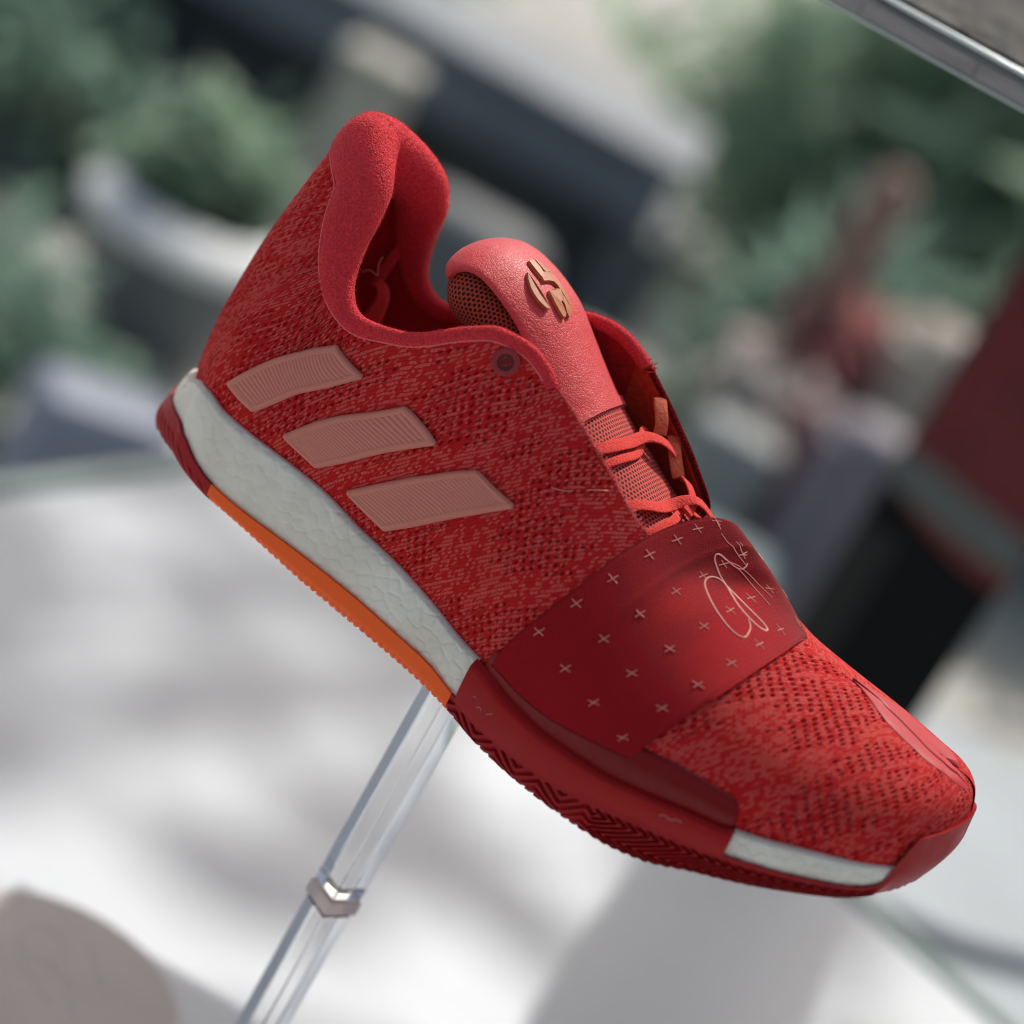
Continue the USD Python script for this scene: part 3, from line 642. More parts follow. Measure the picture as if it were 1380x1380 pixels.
# --- wide elastic strap over the forefoot
W_ = np.linspace(0, 1, 70)
def strap_rows():
    """strap as spline rows across the foot: points on the outer panel, the ridge, then the inner panel"""
    e0 = np.array(STRAP_EDGE0); e1 = np.array(STRAP_EDGE1)
    n0 = curve(e0, 6); n1 = curve(e1, 6)
    rows = []
    for w in W_:
        ut = n0 * (1 - w) + n1 * w
        A, _ = on(LATP, ut[:, 0], np.clip(ut[:, 1], 0, .995), 1.9 + .5 * np.sin(np.pi * w))
        zr = 90.4 - 21.4 * w + 1.6 * np.sin(np.pi * w)
        R = np.array([191.0 + 38.8 * w, 3.0, zr])
        um = u_of(MEDP, xbase=170 + 52 * w)
        Bm, _ = on(MEDP, np.full(2, um), np.array([.55, .1]), 2.0)
        pts = np.vstack([A, R, [194.5 + 36.5 * w, 15.0, zr - 5.2], Bm])
        d = np.r_[0, np.cumsum(np.linalg.norm(np.diff(pts, axis=0), axis=1) ** .75)]
        f = CubicSpline(d, pts, bc_type='natural'); q = f(np.linspace(0, d[-1], 400))
        L = np.r_[0, np.cumsum(np.linalg.norm(np.diff(q, axis=0), axis=1))]
        rows.append(np.stack([np.interp(np.linspace(0, L[-1], 220), L, q[:, k]) for k in range(3)], -1))
    G = np.array(rows)
    from scipy.ndimage import gaussian_filter1d
    for _ in range(2):                                       # even out across the width, then along the pull of the elastic
        G[1:-1] = (G[:-2] + 2 * G[1:-1] + G[2:]) / 4
    Gs = gaussian_filter1d(G, 9, axis=1, mode='nearest'); bl = np.clip((np.arange(220) - 25) / 30, 0, 1)[None, :, None]
    G = G * (1 - bl) + Gs * bl
    return G
STRAP_EDGE0 = [(0.5083, 0.0502), (0.5113, 0.0963), (0.5316, 0.3235), (0.5537, 0.5843), (0.5680, 0.8025), (0.5789, 0.9846)]
STRAP_EDGE1 = [(0.6849, 0.1016), (0.6895, 0.1416), (0.7010, 0.2471), (0.7209, 0.4240), (0.7386, 0.6382), (0.7492, 0.8606)]
#@EDGES
#@HITS
STRAP = strap_rows()
def strap_at(w, v, lift=0.0):
    """points on the strap: w across its width 0..1, v along it 0 (outer sole) .. 1 (inner sole)"""
    w, v = np.broadcast_arrays(np.asarray(w, float), np.asarray(v, float))
    from scipy.ndimage import map_coordinates
    c = [w * 69, v * 219]
    P = np.stack([map_coordinates(STRAP[..., k], c, order=1, mode='nearest') for k in range(3)], -1)
    Nn = np.stack([map_coordinates(SN[..., k], c, order=1, mode='nearest') for k in range(3)], -1)
    return P + Nn * np.asarray(lift)[..., None]
SN = gnormal(STRAP); SN = SN * np.sign(SN[35, 120, 2])
w = W_[:, None]
sl_ = np.r_[0, np.cumsum(np.linalg.norm(np.diff(STRAP[35], axis=0), axis=1))]
uv_ = np.stack(np.broadcast_arrays(sl_[None], w * 52), -1)
ew = np.clip(np.minimum(w, 1 - w) * 50 / 1.0, 0, 1)
G = STRAP + SN * (.5 * np.sqrt(ew) - .5)[..., None]
sg = np.sign(gnormal(STRAP)[35, 120, 2])
S('strap', slab(G, 1.5, flip=sg < 0), 'strap', smooth=True, uv=np.vstack([uv_.reshape(-1, 2)] * 2), label='wide red elastic strap with small crosses')
#@DECOR
# --- small printed crosses on the strap
CROSS = [(0.0692, 0.4368), (0.0877, 0.3900), (0.0878, 0.3309), (0.0828, 0.2534), (0.0699, 0.1817), (0.0696, 0.1054), (0.3698, 0.3357), (0.3428, 0.2543), (0.3266, 0.1787), (0.3319, 0.0960), (0.6488, 0.3191), (0.6264, 0.2382), (0.6021, 0.1581), (0.5980, 0.0735), (0.8984, 0.2950), (0.8937, 0.2106), (0.8850, 0.1287), (0.8732, 0.0366), (0.8979, 0.3803), (0.8892, 0.4626), (0.8605, 0.5555), (0.6684, 0.3888), (0.6652, 0.4548), (0.6250, 0.5199), (0.3814, 0.4051), (0.3653, 0.4577), (0.3329, 0.5063), (0.0357, 0.4849), (0.3200, 0.5700), (0.6200, 0.6000), (0.1000, 0.6000)]
SLEN = np.linalg.norm(np.diff(STRAP[35], axis=0), axis=1).sum()
def ribbon_on_strap(wv, width, lift=.16, th=.12, n=None):
    """thin raised line following points (w, v) on the strap"""
    wv = np.asarray(wv, float); n = n or max(6, len(wv) * 7)
    c = curve(wv * [52, SLEN], n) if len(wv) > 2 else np.linspace(wv[0], wv[1], n) * [52, SLEN]
    t = np.gradient(c, axis=0); t /= np.linalg.norm(t, axis=1, keepdims=True); s_ = np.stack([-t[:, 1], t[:, 0]], 1)
    wd = np.broadcast_to(width, n)[:, None]
    o = np.linspace(-.5, .5, 5)
    q = c[:, None] + s_[:, None] * (o[None, :, None] * wd[:, None])
    G = strap_at(q[..., 0] / 52, q[..., 1] / SLEN, lift * np.array([.25, .9, 1, .9, .25])[None] * np.ones((n, 1)))
    sg = (gnormal(G) * strap_at(q[..., 0] / 52, q[..., 1] / SLEN, 1.0) - gnormal(G) * strap_at(q[..., 0] / 52, q[..., 1] / SLEN, 0.0)).sum(-1)[n // 2, 2]
    return slab(G, th, flip=sg < 0)
for w0, v0 in CROSS:
    L_ = 1.8
    a1 = ribbon_on_strap([(w0 - L_ / 52, v0 - .15 / SLEN), (w0 + L_ / 52, v0 + .15 / SLEN)], .29, n=9); a2 = ribbon_on_strap([(w0 - .15 / 52, v0 - L_ / SLEN), (w0 + .15 / 52, v0 + L_ / SLEN)], .29, n=9, lift=.19)
    S('cross_print', cat(a1, a2), 'print', smooth=True)
# --- handwritten signature on the strap
SIG = [[(0.7583, 0.4065), (0.7968, 0.3962), (0.8226, 0.3769), (0.8265, 0.3631), (0.8017, 0.3555), (0.7471, 0.3532), (0.6729, 0.3593), (0.5851, 0.3690), (0.5015, 0.3815), (0.4409, 0.3931), (0.4155, 0.4028), (0.4117, 0.4139), (0.4292, 0.4237), (0.4719, 0.4306), (0.5371, 0.4318), (0.6080, 0.4301), (0.6683, 0.4286), (0.7296, 0.4289), (0.7911, 0.4312), (0.8323, 0.4318), (0.8571, 0.4282), (0.8567, 0.4225), (0.8277, 0.4148), (0.7709, 0.4107), (0.6896, 0.4121), (0.6001, 0.4229), (0.5120, 0.4327), (0.4445, 0.4354), (0.3839, 0.4400), (0.3345, 0.4423), (0.2952, 0.4435), (0.2789, 0.4460), (0.2847, 0.4531), (0.3169, 0.4618), (0.3700, 0.4707), (0.4126, 0.4762), (0.4396, 0.4839), (0.4373, 0.4930), (0.4029, 0.5067)],
       [(0.3260, 0.4623), (0.3722, 0.4728), (0.4108, 0.4839), (0.4433, 0.4882)],
       [(0.1393, 0.4767), (0.2235, 0.4815), (0.3051, 0.4917), (0.3806, 0.4988), (0.4182, 0.5001)],
       [(0.4354, 0.4796), (0.5298, 0.4845), (0.6426, 0.4822), (0.7391, 0.4834)],
       [(0.4433, 0.4882), (0.5179, 0.4969), (0.6206, 0.5005), (0.6896, 0.5063)],
       [(0.0075, 0.4853), (0.0616, 0.4828), (0.1071, 0.4810)],
       [(0.2175, 0.5015), (0.2932, 0.5039), (0.3452, 0.5106)],
       [(0.3326, 0.5014), (0.3096, 0.5186)],
       [(0.2227, 0.5089), (0.2570, 0.5098)]]
S('signature_print', cat(*[ribbon_on_strap(l, (.46 + .22 * np.sin(np.linspace(0, 3.1, max(6, len(l) * 7))) if i == 0 else .34), lift=.2) for i, l in enumerate(SIG)]), 'print', smooth=True, label='handwritten pale pink signature on the strap')

# --- raised round emblem on the tongue cover
EMB = [[(0.4625, 0.3732), (0.4775, 0.3721), (0.4997, 0.3621), (0.5248, 0.3552), (0.5549, 0.3475), (0.5830, 0.3494), (0.6042, 0.3431), (0.6170, 0.3370), (0.6156, 0.3043), (0.5988, 0.2832), (0.5733, 0.2637), (0.5447, 0.2631), (0.5186, 0.2780), (0.4919, 0.3100)],
       [(0.4287, 0.5106), (0.4280, 0.5814), (0.4343, 0.6045), (0.4660, 0.5932), (0.4859, 0.5779), (0.4967, 0.7069), (0.5111, 0.7417), (0.5448, 0.7259), (0.5777, 0.7208), (0.6086, 0.7016), (0.6392, 0.6737), (0.6380, 0.6456), (0.6115, 0.6440), (0.5801, 0.6469), (0.5503, 0.6542), (0.5325, 0.6342), (0.5235, 0.5678), (0.5179, 0.4841), (0.5031, 0.4963), (0.4791, 0.4908), (0.4525, 0.4972)],
       [(0.5586, 0.4523), (0.5601, 0.6015), (0.5679, 0.6783), (0.5922, 0.6805), (0.6132, 0.6857), (0.6422, 0.6566), (0.6659, 0.5848), (0.6681, 0.5328), (0.6510, 0.5334), (0.6229, 0.5658), (0.6070, 0.5569), (0.6078, 0.5285), (0.6303, 0.5201), (0.6522, 0.5118), (0.6648, 0.4788), (0.6599, 0.4436), (0.6340, 0.4310), (0.6053, 0.4297), (0.5794, 0.4398)],
       [(0.4292, 0.6271), (0.4372, 0.6589), (0.4648, 0.6893), (0.4929, 0.7238), (0.4902, 0.6258), (0.4763, 0.6161), (0.4524, 0.6211)]]
def on_tongue(f, v, lift):
    e = 3e-3
    p = np.array([tongue(1.0, 0.0, np.array([a]), np.array([b]))[0, 0] for a, b in zip(f, v)])
    du = np.array([tongue(1.0, 0.0, np.array([a + e]), np.array([b]))[0, 0] for a, b in zip(f, v)]) - p; dv = np.array([tongue(1.0, 0.0, np.array([a]), np.array([b + e]))[0, 0] for a, b in zip(f, v)]) - p
    n = np.cross(du, dv); n /= np.linalg.norm(n, axis=1, keepdims=True); n *= np.sign(n[:, 2:3])
    return p + n * lift
from shapely.geometry import Polygon
emblem = UsdGeom.Xform.Define(stage, SHOE + '/emblem'); tag(emblem, 'raised bronze emblem on the tongue'); emblem = str(emblem.GetPath())
for P_ in EMB:
    pts = np.array([(f * 110, (t * 1.3 - 1) * 25) for f, t in P_]); pg = Polygon(pts).buffer(0)
    pg = max(getattr(pg, 'geoms', [pg]), key=lambda g_: g_.area).buffer(-.12).buffer(.12).segmentize(.9); pg = max(getattr(pg, 'geoms', [pg]), key=lambda g_: g_.area)
    V_, F_ = trimesh.creation.triangulate_polygon(pg, engine='earcut')
    bp_ = np.array(pg.exterior.coords)[:-1]
    if not pg.exterior.is_ccw: bp_ = bp_[::-1]
    top = on_tongue(V_[:, 0] / 110, V_[:, 1] / 25, 1.15); r1 = on_tongue(bp_[:, 0] / 110, bp_[:, 1] / 25, 1.15)
    nn_ = len(bp_); j = np.arange(nn_); c0 = bp_.mean(0)
    r0 = on_tongue((bp_[:, 0] + (bp_[:, 0] - c0[0]) * .04) / 110, (bp_[:, 1] + (bp_[:, 1] - c0[1]) * .04) / 25, -.4)
    wv_ = np.vstack([r1, r0]); wf = np.stack([j, (j + 1) % nn_, (j + 1) % nn_ + nn_, j + nn_], -1)
    S('emblem_piece', cat((top, F_), (wv_, wf)), 'gold', smooth=False, parent=emblem)

# --- ventilation eyelet near the top corner of the outer panel
p0, n0 = on(LATP, np.array([.3618]), np.array([.9006])); p0, n0 = p0[0], n0[0]
ax1 = np.cross(n0, [1, 0, .6]); ax1 /= np.linalg.norm(ax1); ax2 = np.cross(n0, ax1)
ang = np.linspace(0, 2 * np.pi, 48, endpoint=False); ring = lambda rad, h: p0 + n0 * h + rad * (np.cos(ang)[:, None] * ax1 + np.sin(ang)[:, None] * ax2)
prof = [(4.5, .1), (4.35, .75), (3.9, .95), (2.9, .95), (2.6, .75), (2.4, .3), (2.4, -.6)]
S('eyelet', (np.vstack([ring(a_, b_) for a_, b_ in prof]), gridfaces(len(prof), 48, closed_j=True)), 'eyelet', smooth=40)
from shapely.geometry import Point
disc = Point(0, 0).buffer(2.45, 24)
for k_i in range(7):
    q_ = (0, 0) if k_i == 0 else (1.25 * math.cos(k_i * 1.0472), 1.25 * math.sin(k_i * 1.0472))
    disc = disc.difference(Point(*q_).buffer(.45, 6))
V_, F_ = trimesh.creation.triangulate_polygon(disc, engine='earcut')
S('eyelet_mesh', (p0 + n0 * .35 + V_[:, :1] * ax1 + V_[:, 1:] * ax2, F_), 'eyelet_dark', smooth=False)

# --- laces across the vamp and their webbing loops
def lace(pts, wdt=2.1, th=.42, ups=(.45, 0, .9)):
    c = curve(pts, 60); return sweep(c, wdt, th, up=ups, k=24, square=3.0)
vp = lambda f, v, l: list(vamp(np.array([f]), np.array([v]), l)[0])
S('lace', lace([vp(.12, -1.02, .5), vp(.172, -.83, 1.6), vp(.199, -.57, 1.9), vp(.2175, -.16, 2.2), (155.0, 9, 97.6), (159.0, 14, 97.6), (163.0, 18, 95.2), (167, 22, 91)]), 'lace', smooth=True)
S('lace', lace([vp(.23, -1.0, .4), vp(.2476, -.80, 1.0), vp(.264, -.51, 1.2), vp(.2538, 0, 1.3), (153.5, 10, 96.6), (152, 15, 97.5), (152.5, 20, 96)], 1.5), 'lace', smooth=True)
S('lace', lace([vp(.44, -1.0, .5), vp(.4716, -.71, 1.6), vp(.5115, -.52, 1.9), vp(.5413, -.12, 2.2), (178.5, 8, 87.8), (183.3, 12, 85.2), (188, 16, 81)]), 'lace', smooth=True)
S('lace', lace([(168, 20, 88), (171.0, 16, 89.5), (174.6, 12, 89.0), (177.6, 9, 87.0), (179, 3, 84.5)], 1.9), 'lace', smooth=True)
S('lace', lace([vp(.62, -1.0, .5), vp(.599, -.83, 1.4), vp(.6014, -.61, 1.7), vp(.5969, -.28, 2.0), vp(.5935, .2, 2.2), (184, 10, 82)], 1.5), 'lace', smooth=True)
for pts in ([(150.5, 22.0, 107), (153, 19.5, 104.5), (155.5, 18, 101), (156.5, 17.5, 98)], [(160, 21.5, 98.5), (163, 18.5, 95.5), (166, 17, 92), (168.5, 16.5, 89)]):
    S('lace_loop', lace(pts, 2.2, .6, (.3, -.7, .6)), 'webbing', smooth=True)
# warm inner facing of the inner flap behind the laces
U = np.linspace(u_of(MEDP, xtop=138), u_of(MEDP, xtop=188), 60)[:, None]; T = np.linspace(.62, .992, 24)[None]
G, _ = on(MEDP, U, T, -2.2 * np.ones((60, 24)))
S('flap_facing', (G.reshape(-1, 3), gridfaces(60, 24)), 'warm_lining', smooth=True)
# seam tape and thread ends inside the collar, pale scuff threads on the outer knit
S('seam_tape', sweep(curve([(51.5, 21.5, 123), (49, 21, 109.7), (47.1, 20.5, 100.6), (46.2, 20, 93)], 40), 1.9, .6, upv=(.3, -.9, .2), k=12, square=3), 'collar', smooth=True)
S('lace_tip', sweep(curve([(48.6, 15, 96.5), (51.5, 14.5, 95.2), (53.0, 14, 90), (52.5, 13, 84)], 30), np.linspace(1.6, 3.2, 30), .9, upv=(.2, -.9, .3), k=14, square=3), 'lace', smooth=True)
S('thread', sweep(curve([(44.5, 9, 98.5), (47.2, 9, 100.4), (49.8, 9, 100.1), (48.6, 10, 102.5), (48.3, 11, 106.0)], 30), .22, k=6), 'print', smooth=True)
q0, _ = on(LATP, np.array([.476, .49, .497]), np.array([.745, .785, .815]), .45 * np.ones(3)); q1, _ = on(LATP, np.array([.508, .520, .5255]), np.array([.865, .92, .945]), .45 * np.ones(3))
S('pulled_thread', cat(sweep(curve(q0, 12), .28, .12, k=6), sweep(curve(q1, 12), .3, .12, k=6)), 'print', smooth=True)
# short loose fibres along the cut edge of the outer knit panel
r = np.random.default_rng(44); ue = np.sort(r.uniform(u_of(LATP, xtop=132), u_of(LATP, xtop=176), 420)); fp_ = []
pe, ne = on(LATP, ue, np.full(420, .995)); pt, _ = on(LATP, ue, np.full(420, .97))
for i in range(420):
    d = (pe[i] - pt[i]); d /= np.linalg.norm(d); d = d + r.normal(size=3) * .55; L_ = r.uniform(.5, 1.5)
    fp_.append(sweep(np.array([pe[i] - d * .2, pe[i] + d * L_ * .5 + r.normal(size=3) * .12, pe[i] + d * L_]), .11, k=3))
fz = S('edge_fibres', cat(*fp_), 'seam', smooth=True); stage.GetPrimAtPath(fz).SetCustomDataByKey('kind', 'stuff')
#@ENV
# ================================================================ THE PLACE (metres)
plain('white_board', (.535, .565, .595), .35, .02, 6.0, .0002, 40.0)
plain('grey_card', (.50, .45, .42), .6, .04, 30.0); plain('card_mark', (.475, .46, .42), .6)
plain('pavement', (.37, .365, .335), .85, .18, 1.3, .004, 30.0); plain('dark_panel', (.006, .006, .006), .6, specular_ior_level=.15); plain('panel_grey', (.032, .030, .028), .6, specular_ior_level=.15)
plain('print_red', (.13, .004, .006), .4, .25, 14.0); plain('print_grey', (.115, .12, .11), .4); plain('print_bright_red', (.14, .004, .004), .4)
plain('beige_stone', (.40, .385, .33), .8, .08, 8.0, .002, 80.0); plain('slate', (.14, .165, .195), .5, .15, 4.0); plain('charcoal', (.12, .135, .14), .6)
plain('white_ceramic', (.82, .83, .82), .4, .05, 5.0); plain('soil', (.03, .022, .015), .95)
plain('terracotta', (.25, .15, .11), .7, .15, 8.0); plain('cream', (.34, .30, .25), .7, .06, 9.0); plain('maroon', (.16, .05, .06), .6, .1, 9.0); plain('lilac', (.17, .15, .175), .6, .06, 9.0); plain('pale_grey', (.26, .275, .27), .6, .08, 9.0)
plain('teal', (.06, .12, .13), .5, .12, 6.0); plain('pale_blue', (.22, .25, .32), .5, .06, 6.0); plain('blue_grey', (.25, .29, .32), .5, .08, 6.0)
plain('bark', (.12, .09, .065), .9, .3, 20.0); plain('trim_green', (.28, .36, .33), .25)
def leafmat(name, a, b):
    g = Nodes(); r = g.add('geometry', 'random_per_island'); col = g.mixc(r, a, b)
    pb = g.add('principled_bsdf', 'BSDF', base_color=col, roughness=.5); tb = g.add('translucent_bsdf', 'BSDF', color=g.mixc(r, tuple(x * 1.2 for x in a), tuple(x * 1.2 for x in b)))
    g.make(name, g.add('mix_closure', 'closure', fac=.5, closure1=pb, closure2=tb))
leafmat('leaf_green', (.29, .40, .29), (.43, .54, .42)); leafmat('leaf_dark', (.20, .30, .24), (.30, .40, .33))
def acrylic(name, tint=(1, 1, 1), rough=.02):
    """clear plastic: refracts for the eye; a window-like mix lets the daylight through"""
    g = Nodes()
    return g.make(name, g.add('principled_bsdf', 'BSDF', base_color=tint, roughness=rough, transmission_weight=1.0, ior=1.49))
acrylic('clear_acrylic', (.97, .97, .97)); plain('pink_glue', (.95, .83, .79), .4, transmission_weight=.7, specular_ior_level=.2)
def rbox(x0, x1, y0, y1, z0, z1, r=.006):
    import manifold3d as m3
    s3 = m3.Manifold.sphere(r, 12)
    return m3.Manifold.batch_hull([s3.translate((x, y, z)) for x in (x0 + r, x1 - r) for y in (y0 + r, y1 - r) for z in (z0 + r, z1 - r)])
def struct(name, mesh, mat, smooth=False, kind='structure'):
    p = put('/World', name, mesh, mat, smooth=smooth); stage.GetPrimAtPath(p).SetCustomDataByKey('kind', kind); return p
FLOOR = -0.75
struct('ground', ((np.array([(-40, -6, FLOOR), (40, -6, FLOOR), (40, 60, FLOOR), (-40, 60, FLOOR)])), np.array([[0, 1, 2, 3]])), 'pavement')

# --- white display table under the shoe: its far corner lies behind the heel
corner = np.array([-.126, .755]); e1 = np.array([.157, .84 * .0 + .3735]) ; e1 = np.array([.065, .157]); e1 /= np.linalg.norm(e1); e2 = np.array([.0, .0])
r2 = np.array([.417, -.236]) ; r2 /= np.linalg.norm(r2)
from shapely.geometry import Polygon as _P
poly = np.array([corner, corner - e1 * 1.6, corner - e1 * 1.6 + r2 * 1.3, corner + r2 * 1.3])
tb = thing('display_table', 'white table top with soft sun patches under the sneaker', 'table')
def prism(p2, z0, z1, inset=0.0, bev=.003):
    pg = _P(p2).buffer(-inset); pg2 = pg.buffer(-bev)
    a_ = np.array(pg.exterior.coords)[:-1]; b_ = np.array(pg2.exterior.coords)[:-1]; n_ = len(a_)
    V = np.vstack([np.c_[a_, np.full(n_, z0)], np.c_[a_, np.full(n_, z1 - bev)], np.c_[b_, np.full(n_, z1)]])
    j = np.arange(n_); j1 = (j + 1) % n_
    F = np.vstack([np.stack([j, j1, j1 + n_, j + n_], -1), np.stack([j + n_, j1 + n_, j1 + 2 * n_, j + 2 * n_], -1)])
    T_ = np.array([[2 * n_ + i for i in (0, 1, 2, 3)], [3, 2, 1, 0]])
    return V, np.vstack([F, T_])
put(tb, 'table_top', prism(poly, -.03, 0), 'white_board')
put(tb, 'edge_trim', prism(np.array([corner + np.array([-.016, .004]), corner - e1 * 1.6 + np.array([-.016, .004]), corner - e1 * 1.6 + np.array([-.002, 0]), corner + np.array([-.002, 0])]), -.03, .004), 'trim_green', label='pale green edge strip along the left side')
put(tb, 'edge_trim', prism(np.array([corner + np.array([.002, .003]), corner + r2 * 1.3 + np.array([.002, .003]), corner + r2 * 1.3 + np.array([.008, .018]), corner + np.array([.008, .018])]), -.03, .003), 'trim_green')
for q_ in (corner - e1 * .08 + r2 * .1, corner - e1 * 1.5 + r2 * .1, corner - e1 * 1.5 + r2 * 1.2, corner - e1 * .1 + r2 * 1.2):
    put(tb, 'leg', rbox(q_[0] - .025, q_[0] + .025, q_[1] - .025, q_[1] + .025, FLOOR, -.031, .004), 'white_board')

# --- clear square acrylic post that carries the sneaker
rx_, ry_, rz_ = (RS @ np.array([136.5, -3, 8]) / 1000 + TS)
st = thing('acrylic_stand', 'clear square acrylic post with a pinkish joint holding up the sneaker', 'shoe stand', (rx_, ry_, 0), rotz=math.radians(47))
hs = .0064
put(st, 'upper_post', rbox(-hs, hs, -hs, hs, .1642, rz_ - .0035, .0009), 'clear_acrylic', smooth=30)
put(st, 'joint_ring', rbox(-hs - .0007, hs + .0007, -hs - .0007, hs + .0007, .1578, .1636, .0009), 'pink_glue', smooth=30, label='pinkish glue joint between the two posts')
put(st, 'lower_post', rbox(-hs + .0003, hs - .0003, -hs + .0003, hs - .0003, .0085, .157, .0009), 'clear_acrylic', smooth=30)
put(st, 'base_plate', rbox(-.05, .05, -.05, .05, .0005, .008, .002), 'clear_acrylic', smooth=30)

# --- grey round disc lying on the table in the lower left, with faint raised marks
cd = thing('round_disc', 'matt grey-beige round disc with faint raised marks lying in the lower left corner', 'disc', (-0.0710, 0.0649, 0))
ang = np.linspace(0, 2 * np.pi, 160, endpoint=False)
pr_ = [(0.0553 - .001, .0003), (0.0553, .0012), (0.0553, .0034), (0.0553 - .0012, .0045), (0.0553 - .003, .0047), (0, .0047)]
put(cd, 'plate', (np.vstack([np.c_[a_ * np.cos(ang), a_ * np.sin(ang), np.full(160, b_)] for a_, b_ in pr_]), gridfaces(6, 160, closed_j=True)), 'grey_card', smooth=30)
def mark(pts, w=.0014):
    c = curve(pts, 40); return sweep(np.c_[c[:, 0], c[:, 1], np.full(40, .0047)], w, .00025, up=(0, 0, 1), k=8)
put(cd, 'faint_mark', cat(*[mark(m_) for m_ in ([(-.012 + .010 * math.cos(t), .018 + .012 * math.sin(t)) for t in np.linspace(.4, 6.0, 14)], [(.004, .034), (.012, .022), (.020, .012)], [(-.018, .004), (-.006, -.006), (.006, -.016)], [(-.004, .006), (.010, .002)], [(.008, -.004), (.016, -.014)])]), 'card_mark', smooth=True, label='faint raised marks on the disc')

# --- clear shelf edge in the upper right, its reflections painted as colour
sh = thing('glass_shelf', 'thick clear shelf edge with painted reflections crossing the upper right corner', 'shelf')
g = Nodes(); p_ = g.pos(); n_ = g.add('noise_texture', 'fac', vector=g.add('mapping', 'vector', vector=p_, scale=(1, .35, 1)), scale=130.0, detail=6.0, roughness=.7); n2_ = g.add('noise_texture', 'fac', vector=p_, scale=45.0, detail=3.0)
g.make('shelf_painted_reflection', g.add('principled_bsdf', 'BSDF', base_color=g.mixc(g.rng(n_, .35, .7), (.030, .034, .037), (.095, .085, .075)), roughness=g.rng(n2_, .3, .7, .6, .9), specular_ior_level=.05))  # dark ceiling reflection painted into the colour, mottled with brown dust
g = Nodes(); p_ = g.pos(); n_ = g.add('noise_texture', 'fac', vector=g.add('mapping', 'vector', vector=p_, scale=(1, 1, 14)), scale=40.0, detail=5.0)
pb_ = g.add('principled_bsdf', 'BSDF', base_color=g.mixc(g.rng(n_, .3, .7), (.30, .28, .25), (.46, .43, .40)), roughness=.3, coat_weight=.25)  # grey-brown painted for what the clear edge refracts
g.make('shelf_face', g.add('mix_closure', 'closure', fac=.68, closure1=g.add('transparent_bsdf', 'BSDF', color=(.86, .92, .88)), closure2=pb_))
plain('painted_highlight', (.90, .98, .90), .15, .05, 60.0); plain('shelf_line', (.55, .62, .57), .3)  # pale green colour stands in for the highlight along the glass edge
X0, X1, Y0, Z0, Z1 = -.05, .9, .10, .4866, .4990
put(sh, 'front_face', rbox(X0, X1, Y0, Y0 + .40, Z0, Z0 + .0081, .0003), 'shelf_face', smooth=30)
put(sh, 'top_face', rbox(X0, X1, Y0 + .003, Y0 + .40, Z0 + .0083, Z1, .0005), 'shelf_painted_reflection', smooth=30)
put(sh, 'bright_edge', sweep(np.array([(X0, Y0 + .0012, Z0 + .0098), (.4, Y0 + .0012, Z0 + .0098), (X1, Y0 + .0012, Z0 + .0098)]), .0008, .0010, k=12), 'painted_highlight', smooth=True, label='upper edge with its bright highlight painted pale green')
put(sh, 'lower_edge', sweep(np.array([(X0, Y0 - .0002, Z0 - .0008), (.4, Y0 - .0002, Z0 - .0008), (X1, Y0 - .0002, Z0 - .0008)]), .0006, .0006, k=12), 'shelf_line', smooth=True)
for xa, xb in ((-.015, .0205), (.022, .0655), (.067, .20)):
    put(sh, 'face_tile', rbox(xa, xb, Y0 - .0006, Y0 + .001, Z0 + .0005, Z0 + .0064, .0002), 'shelf_face', smooth=30)
put(sh, 'dark_line', sweep(curve([(X0, Y0 - .0004, Z0 + .0075), (.025, Y0 - .0004, Z0 + .0078), (.05, Y0 - .0004, Z0 + .0069), (.075, Y0 - .0004, Z0 + .0071), (X1, Y0 - .0004, Z0 + .0075)], 40), .00035, .00045, k=8), 'charcoal', smooth=True)

# --- tall narrow black panel with a dark picture of a red sneaker
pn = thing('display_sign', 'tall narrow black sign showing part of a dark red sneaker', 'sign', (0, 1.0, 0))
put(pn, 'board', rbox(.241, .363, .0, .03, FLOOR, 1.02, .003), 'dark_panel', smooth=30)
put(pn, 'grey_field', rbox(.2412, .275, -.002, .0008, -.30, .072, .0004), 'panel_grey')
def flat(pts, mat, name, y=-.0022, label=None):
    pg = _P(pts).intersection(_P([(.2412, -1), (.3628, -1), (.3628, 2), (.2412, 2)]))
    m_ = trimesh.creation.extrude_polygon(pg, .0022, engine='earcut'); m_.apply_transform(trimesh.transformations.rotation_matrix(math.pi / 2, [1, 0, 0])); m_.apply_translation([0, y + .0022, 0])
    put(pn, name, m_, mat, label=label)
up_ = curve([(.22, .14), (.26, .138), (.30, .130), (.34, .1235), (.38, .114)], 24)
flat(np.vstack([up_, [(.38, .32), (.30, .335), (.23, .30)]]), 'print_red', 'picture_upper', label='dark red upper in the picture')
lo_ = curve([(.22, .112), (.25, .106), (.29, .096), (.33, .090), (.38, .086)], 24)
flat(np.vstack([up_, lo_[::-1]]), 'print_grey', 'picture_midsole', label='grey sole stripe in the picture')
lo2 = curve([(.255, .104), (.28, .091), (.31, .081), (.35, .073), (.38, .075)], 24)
flat(np.vstack([lo_[5:], lo2[::-1]]), 'print_bright_red', 'picture_outsole', label='red outsole line in the picture')

